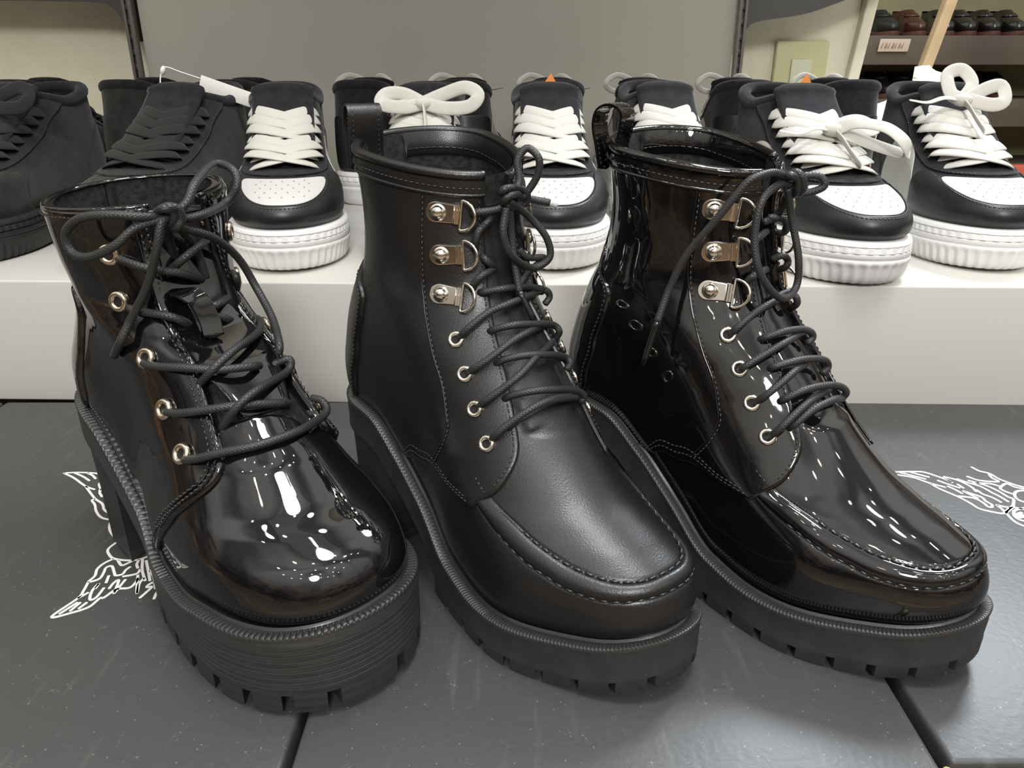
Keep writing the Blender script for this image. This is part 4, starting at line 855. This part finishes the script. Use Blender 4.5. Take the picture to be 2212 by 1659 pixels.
# upper shelf (above the frame) that shades the rear of the display
mb = MB(); rbox(mb, (-.60, .80, .74), (.36, 1.375, .765), .003); setp(mb.build('upper_shelf', M['panel'], None, 30), 'shelf board fixed above the sneakers', 'shelf')
# uprights
def upright(x, label):
    r = setp(empty('shelf_upright', (x, 1.372, 0)), label, 'shelf upright')
    mb = MB(); rbox(mb, (-.007, -.012, .10), (-.002, .0, 1.1), .001); rbox(mb, (.002, -.012, .10), (.007, .0, 1.1), .001); rbox(mb, (-.007, -.002, .10), (.007, .002, 1.1), .001); mb.build('channel', M['metal_dark'], r, 30)
    mb = MB()
    for k in range(26): rbox(mb, (-.002, -.009, .26 + k * .022), (.002, -.002, .268 + k * .022), .0005, seg=1)
    mb.build('slots', M['charcoal'], r, 30)
upright(-.612, 'slotted metal upright at the left edge of the beige back panel')
upright(.368, 'slotted metal upright at the right edge of the beige back panel')
# charcoal end boards with a rounded cut-out, hanging in front of the wall
def endboard(x0, x1, pts, label, dz=0.):
    mb = MB(); o = np.vstack([catm(pts[:-2], 5), pts[-2:]]); n = len(o); a = np.c_[o[:, 0], np.full(n, 1.40), o[:, 1]]; b = a + (0, .012, 0)
    mb.add(np.vstack([a, b]), [tuple(range(n)), tuple(range(2 * n - 1, n - 1, -1))] + [(i, i + n, (i + 1) % n + n, (i + 1) % n) for i in range(n)])
    setp(mb.build('end_board', M['charcoal'], None, 40), label, 'board')
endboard(-1.6, -.6, [(-1.6, .392), (-.80, .386), (-.675, .382), (-.655, .376), (-.642, .362), (-.630, .335), (-.620, .325), (-.615, .325), (-.615, 1.0), (-1.6, 1.0)], 'charcoal board with a rounded lower corner, top left behind the black sneakers')
endboard(.36, .66, [(.372, .285), (.376, .312), (.381, .332), (.390, .348), (.405, .355), (.44, .360), (.48, .366), (.53, .382), (.58, .402), (.62, .42), (.62, 1.0), (.372, 1.0)], 'charcoal board with a curved lower edge above the light switch')
# switch plate
r = setp(empty('light_switch', (.514, 1.499, .268)), 'olive cream light switch plate on the wall', 'light switch')
mb = MB(); rbox(mb, (-.047, -.010, -.060), (.047, 0, .060), .004); mb.build('plate', M['switch'], r, 40)
mb = MB(); rbox(mb, (-.018, -.014, -.032), (.018, -.008, .030), .002); mb.build('switch_key', M['switch_key'], r, 40)
# wall end trim, leaning batten
mb = MB(); rbox(mb, (-.010, -.01, -.6), (.010, .06, 1.6), .003); setp(mb.build('trim_4', M['wall'], None, 30, loc=(.612, 1.49, .3), rot=(0, .10, 0)), kind='structure')
mb = MB(); rbox(mb, (-.012, -.012, -.9), (.012, .012, 1.2), .002); setp(mb.build('wooden_post', M['wood'], None, 30, loc=(.942, 1.9, .3), rot=(0, .20, 0)), 'pale leaning wooden post in front of the dark shoe rack', 'post')
# far rack
def board(z, label, d=.34): 
    mb = MB(); rbox(mb, (1.15, 3.12, z - .10), (3.4, 3.12 + d, z), .003); return setp(mb.build('rack_shelf', M['rack'], None, 30), label, 'shelf')
board(.385, 'brown rack shelf in the distance under the top row of loafers'); board(.165, 'brown rack shelf in the distance under the middle row of loafers'); board(-.075, 'lowest brown rack shelf in the distance, behind the red rail')
mb = MB(); rbox(mb, (1.10, 3.47, -.9), (3.5, 3.50, 1.4), .003); setp(mb.build('rack_wall', M['rack_back'], None, 30), 'olive tan back wall of the far shoe rack', 'panel')
mb = MB(); rbox(mb, (1.3, 3.06, -.145), (3.4, 3.11, -.070), .008); setp(mb.build('red_rail', M['red'], None, 30), 'red rail along the foot of the far shoe rack', 'rail')
mb = MB(); rbox(mb, (-6, -6, -.84), (7, 6, -.80), .003); setp(mb.build('floor', M['floor'], None, 30), kind='structure')
mb = MB(); rbox(mb, (.8, 2.2, -.24), (3.0, 3.0, -.22), .003); setp(mb.build('low_bench', M['wood'], None, 30), 'tan wooden bench top below the red rail', 'bench')
# loafers
def loafer(name, mat, label, cat='shoe', group=None):
    sh = Shoe(NV=26, NU=56, prof=[(.262, 0), (.270, .008), (.268, .018), (.255, .030), (.225, .040), (.190, .050), (.160, .062), (.140, .070)], back=[(0, .006), (.03, 0), (.07, .006)], wf=[(0, .030), (.05, .033), (.1, .032), (.15, .038), (.2, .045), (.27, .038)], ws=[(0, .032), (.07, .031)],
       sole=[(0, .022), (.1, .018), (.2, .012), (.28, .016)], rf=[(0, .09), (.03, .09), (.07, .06)], dip=lambda x, y, t: -t * .012 * np.exp(-((x - .06) / .05) ** 2), tz=(.03, .07))
    r = setp(empty(name), label, cat, group); mb = MB(); grid_mesh(mb, sh.P, True); grid_mesh(mb, sh.P[12:] * (1, .93, 1), True, True); mb.build('upper', mat, r)
    mb = MB(); rings = []
    for t, o in ((0, .002), (.1, .005), (.9, .005), (1, .003)):
        c = sh.ring(o, 60); rings.append(np.c_[c, (sh.sole(c[:, 0]) + .001) * (1 - t)])
    loft_ring(mb, rings); mb.build('sole', M['loafer_sole'], r, 50)
    mb = MB(); p, n = sh.at(np.linspace(-.05, .05, 12), np.full(12, sh.slen * .72), .002); tube(mb, p, 1., prof=[(-.009, -.001), (.009, -.001), (.009, .001), (-.009, .001)], up=n); mb.build('strap', mat, r)
    return r
def put(o, x, y, z, rz, label=None, sc=1.):
    o.location = (x, y, z); o.rotation_euler = (0, 0, math.radians(rz - 90)); o.scale = (sc,) * 3
    if label: o['label'] = label
    return o
lf = loafer('loafer', M['loafer'], 'x', 'loafer'); lb_ = loafer('loafer', M['loafer_brown'], 'x', 'loafer'); ld = loafer('loafer', M['loafer_dark'], 'x', 'loafer')
used = set()
def lo(kind, x, z, label, rz=0, group=None, y=3.40):
    o = kind if kind.name not in used else copy_tree(kind); used.add(kind.name)
    put(o, x, y, z, rz, label); o.scale = (.82, .82, 1.1); o['group'] = group
    return o
g1 = 'loafers on the top shelf of the far rack'; g2 = 'shoes on the middle shelf of the far rack'; g3 = 'shoes on the lowest shelf of the far rack'
lo(ld, 1.412, .385, 'dull black loafer at the left end of the far rack, above the price sign', 6, g1)
lo(lb_, 1.521, .385, 'reddish brown loafer on the far rack', 4, g1)
for i, (x, t) in enumerate(((1.640, 'black patent loafer just left half hidden by the leaning post'), (1.723, 'black patent loafer first to the right of the leaning post, top shelf'), (1.814, 'black patent loafer second to the right of the leaning post, top shelf'), (1.905, 'black patent loafer cut off by the right picture edge, top shelf'))): lo(lf, x, .385, t, 0, g1)
for i, (x, k, t) in enumerate(((1.36, ld, 'dark shoe at the left end of the middle rack shelf, over the white fleece'), (1.450, ld, 'dark shoe second from the left on the middle rack shelf'), (1.540, ld, 'dark shoe beside the leaning post on the middle rack shelf'), (1.630, lf, 'glossy black shoe with reddish sole, first right of the post, middle shelf'), (1.721, lf, 'glossy black shoe with reddish sole, second right of the post, middle shelf'), (1.812, lf, 'glossy black shoe with reddish sole, third right of the post, middle shelf'), (1.903, lf, 'glossy black shoe cut by the right picture edge, middle shelf'))): lo(k, x, .165, t, 0, g2)
for i, (x, t) in enumerate(((1.66, 'dark shoe low on the far rack right above the red rail'), (1.77, 'dark shoe low on the far rack beside the right picture edge'), (1.885, 'dark shoe low on the far rack cut off by the right picture edge'))): lo(ld, x, -.075, t, 8, g3)
# price sign (unreadable blurred characters)
r = setp(empty('price_sign', (1.405, 3.105, .352), .0), 'small cream price sign with blurred reddish characters on the far rack edge', 'sign'); r.rotation_euler = (.25, 0, 0)
mb = MB(); rbox(mb, (-.056, -.004, -.022), (.056, 0, .022), .003); mb.build('card', M['sign'], r, 30)
mb = MB()
for k in range(7):
    x = -.046 + k * .0125; tube(mb, np.array([(x, -.0048, -.010), (x + .003, -.0048, .010)]), .0016, 6)
    if k % 2: tube(mb, np.array([(x + .003, -.0048, .010), (x + .008, -.0048, .002 - .004 * (k % 3)), (x + .004, -.0048, -.009)]), .0013, 6)
mb.build('characters', M['sign_ink'], r)
# white fleece
mb = MB(); rg = random.Random(3); V = []; F = []; n, m = 40, 24
for i in range(m + 1):
    for j in range(n):
        ph = math.pi * i / m; th = 2 * math.pi * j / n; k = 1 + rg.uniform(-.05, .05) + .06 * math.sin(3 * th + 2 * ph)
        V.append((.080 * k * math.sin(ph) * math.cos(th), .06 * k * math.sin(ph) * math.sin(th), .086 * k * math.cos(ph) * (.8 + .3 * math.cos(th))))
for i in range(m):
    for j in range(n): F.append((i * n + j, (i + 1) * n + j, (i + 1) * n + (j + 1) % n, i * n + (j + 1) % n))
mb.add(V, F); setp(mb.build('fleece_slipper', M['fluff'], None, loc=(.588, 1.22, ZT + .077)), 'white fluffy fleece slipper behind the rightmost sneakers', 'slipper')

# shoe boxes with black lids
def box(x0, x1, label, emblem=None, lab=None, yf=.242):
    r = setp(empty('shoebox', ((x0 + x1) / 2, .46, 0)), label, 'shoebox', 'black shoeboxes laid side by side'); cx = (x0 + x1) / 2
    mb = MB(); rbox(mb, (x0 - cx, yf - .46, -.030), (x1 - cx, .660 - .46, 0), .0028); mb.build('lid', M['card'], r, 30)
    mb = MB(); rbox(mb, (x0 - cx + .003, yf + .003 - .46, -.1205), (x1 - cx - .003, .657 - .46, -.012), .002); mb.build('carton', M['card'], r, 30)
    if emblem:
        mb = MB()
        for st in BAKE[emblem]:
            p = np.array(st) / 1e4; p = catm(np.c_[p, np.full(len(p), .0002)], 6) if len(p) > 2 else np.c_[p, np.full(len(p), .0002)]
            p = resamp(p, step=.0008) - (cx, .46, 0); w = .00085 if emblem == 'L' else .0010
            tube(mb, p, 1., prof=[(-w, -.0001), (w, -.0001), (w, .0001), (-w, .0001)], up=(0, 0, 1))
        mb.build('printed_emblem', M['ink'], r, False)
    return r
box(-.90, -.4745, 'black shoebox at the far left edge of the display')
box(-.4715, -.1035, 'black shoebox with a white winged emblem under the shiny left boot', 'L')
box(-.0995, .1925, 'plain black shoebox under the matte middle boot')
box(.1985, .60, 'black shoebox with a white winged emblem at the right, under the right boot toe', 'R', None, .257)
# wooden dowel end poking up between the boxes
mb = MB(); tube(mb, np.array([(.1955, .262, -.10), (.1955, .2535, -.001)]), .0022, 12); setp(mb.build('wooden_dowel', M['wood'], None), 'pale wooden dowel end between two shoeboxes at the bottom right', 'dowel')

# boots
plain_boot((-.26083, .48396, 49.369), 'black patent platform ankle boot with a plain round toe, ribbed welt and five brass eyelets')
ml = dict(vamp=M['leather'], quarter=M['leather'], collar=M['leather'], twist=0, out=(-.45, .89), lw=1.)
mp_ = dict(vamp=M['patent_smooth'], quarter=M['patent'], collar=M['patent'], twist=0, out=(-.86, .5), lw=1.55)
moc_boot('2', (-.08084, .50889, 39.11), 'matte black leather lace-up ankle boot with stitched apron toe and three silver hooks', ml)
moc_boot('3', (.06308, .51448, 41.199), 'black patent lace-up ankle boot with stitched apron toe and three silver hooks', mp_)

# sneakers
W = (M['suede'], M['white_leather'], M['grey_leather'], M['black_leather'], M['suede'], M['white_rubber'], M['white_lace'], M['suede'])
K = (M['dark_suede'], M['dark_suede'], M['dark_suede'], M['dark_suede'], M['dark_suede'], M['black_rubber'], M['black_lace'], M['suede'])
gw = 'black and white sneakers on the white shelf'; gk = 'all-black sneakers on the white shelf'
SK = 1.09
def toe(o, tx, ty, yaw, z=ZT, sc=SK):
    """stand a sneaker with its toe tip at tx, ty; yaw 0 = toe towards the front"""
    a = math.radians(yaw); L_ = .285 * sc; o.location = (tx - math.sin(a) * L_, ty + math.cos(a) * L_, z); o.rotation_euler = (0, 0, math.radians(yaw - 90)); o.scale = (sc,) * 3; return o
sw = sneaker('sneaker', 'black and white sneaker behind the shiny left boot, its white laces untied in neat rows', W, 'rows', gw); toe(sw, -.204, .690, 12)
s2 = copy_tree(sw); s2['label'] = 'black and white sneaker with neat laces just right of the matte boot collar'; toe(s2, .040, .692, 0)
s3 = copy_tree(sw); s3['label'] = 'black and white sneaker hidden behind the right patent boot'; toe(s3, .178, .735, 2)
sb = sneaker('sneaker', 'black and white sneaker behind the matte boot, white laces tied in a high bow', W, 'bigbow', gw); toe(sb, -.086, .690, 2)
sg = sneaker('sneaker', 'black and white sneaker right of the patent boot with a big floppy lace bow', W, 'bow', gw); toe(sg, .312, .641, 5)
sk = sneaker('sneaker', 'black and white sneaker at the right picture edge with a lace knot at the tongue', W, 'knot', gw); toe(sk, .448, .692, -6)
ka = sneaker('sneaker', 'all-black sneaker standing second from the left, behind the shiny boot', K, 'rows', gk); toe(ka, -.382, .690, -7)
kb = sneaker('sneaker', 'all-black sneaker cut off by the left picture edge, laces tied in a bow', K, 'bigbow', gk); toe(kb, -.552, .692, -4)
# back row: the mates, heels to the front
def tongue_label(root, x, y, z, rx):
    mb = MB(); o = np.array([(-.017, -.012), (.017, -.012), (.002, .014)]); a = np.c_[o[:, 0], np.full(3, 0.), o[:, 1]]; b = a + (0, .0008, 0)
    mb.add(np.vstack([a, b]), [(0, 1, 2), (5, 4, 3), (0, 3, 4, 1), (1, 4, 5, 2), (2, 5, 3, 0)]); l = mb.build('tongue_label', M['orange'], root, False); l.location = (x, y, z); l.rotation_euler = (0, rx, math.radians(90)); return l
tongue_label(s2, .096, .0, .142, .0); tongue_label(sg, .096, .004, .142, .0)
def heel(o, hx, hy, yaw, z=ZT, sc=SK):
    o.location = (hx, hy, z); o.rotation_euler = (0, 0, math.radians(90 + yaw)); o.scale = (sc,) * 3; return o
st_ = sneaker('sneaker', 'x', W, 'tall', gw)
heel(st_, -.200, 1.062, 0); st_['label'] = 'black and white sneaker in the back row behind the first white-laced sneaker'
for x, src, yaw, t in ((-.655, ka, 2, 'all-black sneaker in the back row at the far left, heel to the front'), (-.512, ka, -2, 'all-black sneaker in the back row behind the left black pair, heel to the front'), (-.372, ka, 0, 'all-black sneaker in the back row left of the first white-laced sneaker, heel to the front'), (-.068, st_, 0, 'black and white sneaker in the back row behind the high lace bow'), (.055, st_, -2, 'black and white sneaker in the back row behind the neat laces beside the matte boot'), (.178, st_, -3, 'black and white back-row sneaker behind the patent boot, left of the right upright'), (.308, st_, -4, 'black and white sneaker in the back row just right of the right upright'), (.452, st_, 0, 'black and white sneaker in the back row below the light switch')):
    c = copy_tree(src); c['label'] = t; heel(c, x, 1.062, yaw)
# hang tag on the second black sneaker
r = setp(empty('hang_tag', (-.348, .925, .272)), 'narrow white hang tag on a clear loop over the all-black sneaker', 'tag'); r.rotation_euler = (0, .34, .1)
mb = MB(); rbox(mb, (0, -.0005, -.008), (.064, .0005, .008), .0004, seg=1); mb.build('card', M['tag'], r, 30)
mb = MB(); tube(mb, resamp(catm([(0, 0, .004), (-.02, -.004, .004), (-.036, -.008, .004), (-.038, -.010, -.006), (-.034, -.014, -.024)], 8), step=.003), .0008, 6); ellips(mb, (-.037, -.009, 0), (.0028, .0028, .005)); mb.build('plastic_loop', M['plastic'], r)
